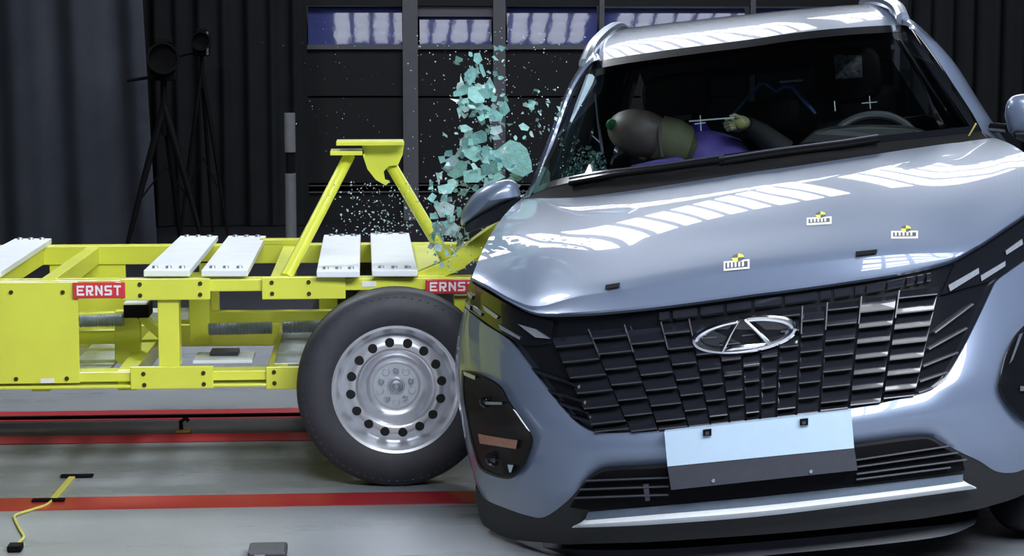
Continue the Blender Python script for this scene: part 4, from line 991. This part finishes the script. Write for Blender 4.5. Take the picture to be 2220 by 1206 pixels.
# ------------------------------------------------------------------ flying glass
rnd = random.Random(5)
def shard_mesh(pts, Y, tilt, th=.004):
    P3 = []
    c = (sum(p[0] for p in pts) / len(pts), sum(p[1] for p in pts) / len(pts))
    for (px, py) in pts: P3.append(atY(px, py, Y + tilt[0] * (px - c[0]) + tilt[1] * (py - c[1])))
    cc = sum(P3, V((0, 0, 0))) / len(P3)
    mb = MB(); mb.prism([p - cc for p in P3], (0, th, 0)); return mb, cc
BIG = [([(1028, 116), (1040, 114), (1046, 130), (1036, 140), (1026, 132)], 'topmost turquoise glass shard of the flying plume'),
       ([(1038, 136), (1046, 140), (1054, 164), (1048, 168), (1040, 152)], 'thin upright glass sliver just below the topmost shard'),
       ([(1006, 160), (1024, 142), (1034, 158), (1028, 180), (1010, 176)], 'rough glass shard left of the thin upright sliver'),
       ([(1052, 184), (1062, 166), (1076, 196), (1068, 214), (1048, 206)], 'pointed glass shard against the right partition post'),
       ([(982, 200), (1006, 186), (1020, 184), (1022, 200), (1000, 208), (984, 210)], 'left pointing glass shard at the upper left of the plume'),
       ([(1016, 190), (1036, 186), (1052, 204), (1050, 222), (1030, 224), (1014, 212)], 'broad glass shard at the centre of the upper plume'),
       ([(975, 214), (1000, 216), (1004, 222), (992, 224)], 'pale narrow glass splinter poking out left of the plume'),
       ([(1010, 226), (1042, 218), (1056, 236), (1040, 238), (1014, 236)], 'flat wide glass shard below the centre of the upper plume'),
       ([(1054, 244), (1072, 236), (1092, 250), (1086, 264), (1064, 264)], 'chunky glass shard right of the middle of the plume'),
       ([(1082, 226), (1098, 220), (1106, 240), (1094, 252), (1082, 244)], 'grey green glass shard right of the plume below the post'),
       ([(990, 236), (1000, 226), (1002, 244), (996, 258)], 'slim hanging glass shard on the left side of the plume'),
       ([(1124, 272), (1134, 266), (1148, 276), (1144, 284), (1130, 282)], 'small bright glass shard right of the plume near the pillar'),
       ([(996, 272), (1010, 270), (1026, 280), (1010, 288), (1000, 286)], 'glass shard shaped like a fin on the left middle of the plume'),
       ([(1000, 300), (1034, 286), (1030, 300), (1054, 308), (1028, 314), (1004, 318)], 'star shaped glass shard in the left middle of the plume'),
       ([(1002, 318), (1018, 316), (1022, 336), (1008, 340)], 'squarish glass shard under the star shaped one'),
       ([(1064, 276), (1086, 272), (1090, 286), (1074, 294), (1062, 290)], 'dull grey glass shard in the gap of the plume'),
       ([(1062, 294), (1080, 292), (1086, 302), (1070, 304)], 'bright white glass chip under the dull grey shard'),
       ([(1064, 336), (1086, 318), (1106, 303), (1128, 310), (1142, 322), (1152, 350), (1154, 372), (1134, 384), (1104, 372), (1082, 352)], 'largest glass slab of the plume, just above the door mirror'),
       ([(1040, 340), (1062, 346), (1092, 376), (1074, 378), (1046, 354)], 'striped glass slab left of the largest slab'),
       ([(968, 362), (980, 352), (1000, 348), (1014, 352), (1010, 378), (986, 388), (970, 380)], 'rounded glass lump at the lower left of the plume'),
       ([(1004, 372), (1040, 364), (1056, 380), (1036, 396), (1006, 396)], 'glass slab between the rounded lump and the door mirror'),
       ([(948, 404), (972, 398), (986, 406), (978, 420), (952, 420)], 'flat glass shard left of the door mirror'),
       ([(1140, 232), (1152, 216), (1162, 222), (1156, 236)], 'small folded glass shard beside the windshield pillar'),
       ([(940, 446), (962, 436), (986, 446), (982, 470), (954, 472)], 'crumbled glass clump on the yellow strut'),
       ([(952, 486), (980, 478), (996, 492), (984, 512), (958, 510)], 'crumbled glass clump under the door mirror'),
       ([(1050, 388), (1082, 374), (1096, 384), (1070, 396), (1048, 404)], 'long glass shard resting above the door mirror')]
for k, (pts, lab) in enumerate(BIG):
    Y = 6.50 + .012 * (k % 5)
    if max(p[0] for p in pts) > 1000 and max(p[1] for p in pts) > 355: Y += .42
    mb, cc = shard_mesh(pts, Y, (rnd.uniform(-.0008, .0008), rnd.uniform(-.0008, .0008)))
    o = root_mesh(mb, 'glass_shard', M_SHARDPALE if k in (6, 15, 16, 23, 24) else M_SHARD, lab, 'glass shard', 'shards of the broken side window'); o.location = cc
# smaller loose pieces
SPOTS = []
def scat(n, x0, x1, y0, y1, s0, s1): 
    for _ in range(n): SPOTS.append((rnd.uniform(x0, x1), rnd.uniform(y0, y1), rnd.uniform(s0, s1)))
scat(34, 985, 1090, 100, 300, 5, 12); scat(30, 960, 1120, 270, 410, 5, 13); scat(22, 1100, 1215, 195, 300, 4, 10); scat(26, 930, 1010, 390, 560, 5, 12); scat(24, 940, 1060, 480, 580, 4, 9); scat(12, 985, 1045, 180, 250, 8, 16); scat(12, 1040, 1100, 210, 270, 8, 14); scat(34, 950, 1130, 325, 425, 8, 19); scat(16, 990, 1080, 140, 260, 9, 17); scat(14, 935, 1000, 430, 540, 8, 15); scat(10, 1000, 1060, 270, 340, 8, 15)
for k, (px, py, s) in enumerate(SPOTS):
    n = rnd.choice((3, 4, 4, 5)); a0 = rnd.uniform(0, 6.28); el = rnd.uniform(.35, 1)
    pts = []
    for i in range(n):
        t = a0 + 2 * math.pi * i / n + rnd.uniform(-.3, .3); rr = s * rnd.uniform(.7, 1.2)
        u, v = rr * math.cos(t), rr * math.sin(t) * el; w = a0 * 1.7
        pts.append((px + u * math.cos(w) - v * math.sin(w), py + u * math.sin(w) + v * math.cos(w)))
    mb, cc = shard_mesh(pts, rnd.uniform(6.46, 6.66) + (.42 if px > 985 and py > 370 else 0), (rnd.uniform(-.002, .002), rnd.uniform(-.002, .002)))
    tone = 'turquoise' if k % 3 else 'pale grey'
    where = ('flying at the top of the plume' if py < 180 else 'beside the windshield pillar, right of the plume' if px > 1105 and py < 310 else 'in the upper middle of the plume' if py < 265
             else 'in the gap halfway down the plume' if py < 325 else 'among the large slabs above the door mirror' if py < 385 and px > 985 else 'left of the door mirror' if py < 430
             else 'falling past the right yellow strut' if py < 500 else 'low over the yellow rail beside the car')
    o = root_mesh(mb, 'glass_chip', M_SHARD if k % 3 else M_SHARDPALE, f'small {tone} glass chip {where}', 'glass chip', f'{tone} glass chips {where}'); o.location = cc
# dust of tiny crumbs
mb = MB()
def crumbs(n, x0, x1, y0, y1, Y0, Y1, s0, s1):
    for _ in range(n):
        px, py = rnd.triangular(x0, x1), rnd.uniform(y0, y1); s = rnd.uniform(s0, s1); c = atY(px, py, rnd.uniform(Y0, Y1) + (.4 if px > 980 and 370 < py < 520 else 0))
        a = V((rnd.gauss(0, 1), rnd.gauss(0, 1), rnd.gauss(0, 1))).normalized(); b = a.orthogonal().normalized(); d = a.cross(b)
        l = rnd.choice((1, 1, 1, 2.2))
        mb.add([c + a * s * l, c + b * s, c + d * s, c - (a + b + d) * s * .5], [(0, 1, 2), (0, 2, 3), (0, 3, 1), (1, 3, 2)])
crumbs(260, 700, 960, 395, 510, 6.55, 7.0, .0018, .0055); crumbs(420, 860, 1300, 60, 420, 6.45, 6.9, .0012, .0045); crumbs(220, 905, 1080, 380, 590, 6.45, 6.66, .002, .006); crumbs(60, 560, 860, 40, 330, 6.6, 7.2, .001, .0028)
cr_ = root_mesh(mb, 'glass_crumbs', M_SHARDPALE, 'cloud of tiny glass crumbs around the plume of shards', 'glass crumbs', fix=False); cr_['kind'] = 'stuff'
# glass left in the side window behind the windshield corner
mb = MB()
for _ in range(280):
    u = rnd.random(); v = rnd.random() ** 1.6
    px = 1215 + 100 * u; py = 384 - 105 * v * (1 - .55 * u)
    c = cl(px, py, rnd.uniform(1.9, 2.2)); s = rnd.uniform(.003, .013)
    a = V((rnd.gauss(0, 1), rnd.gauss(0, 1), rnd.gauss(0, 1))).normalized(); b = a.orthogonal().normalized(); d = a.cross(b)
    mb.add([c + a * s, c + b * s, c + d * s, c - (a + b + d) * s * .5], [(0, 1, 2), (0, 2, 3), (0, 3, 1), (1, 3, 2)])
o = cpart(mb, 'window_crumbs', M_SHARD, car, fix=False); o['kind'] = 'stuff'
print('faces', sum(len(o.data.polygons) for o in bpy.data.objects if o.type == 'MESH'), 'objects', len(bpy.data.objects))
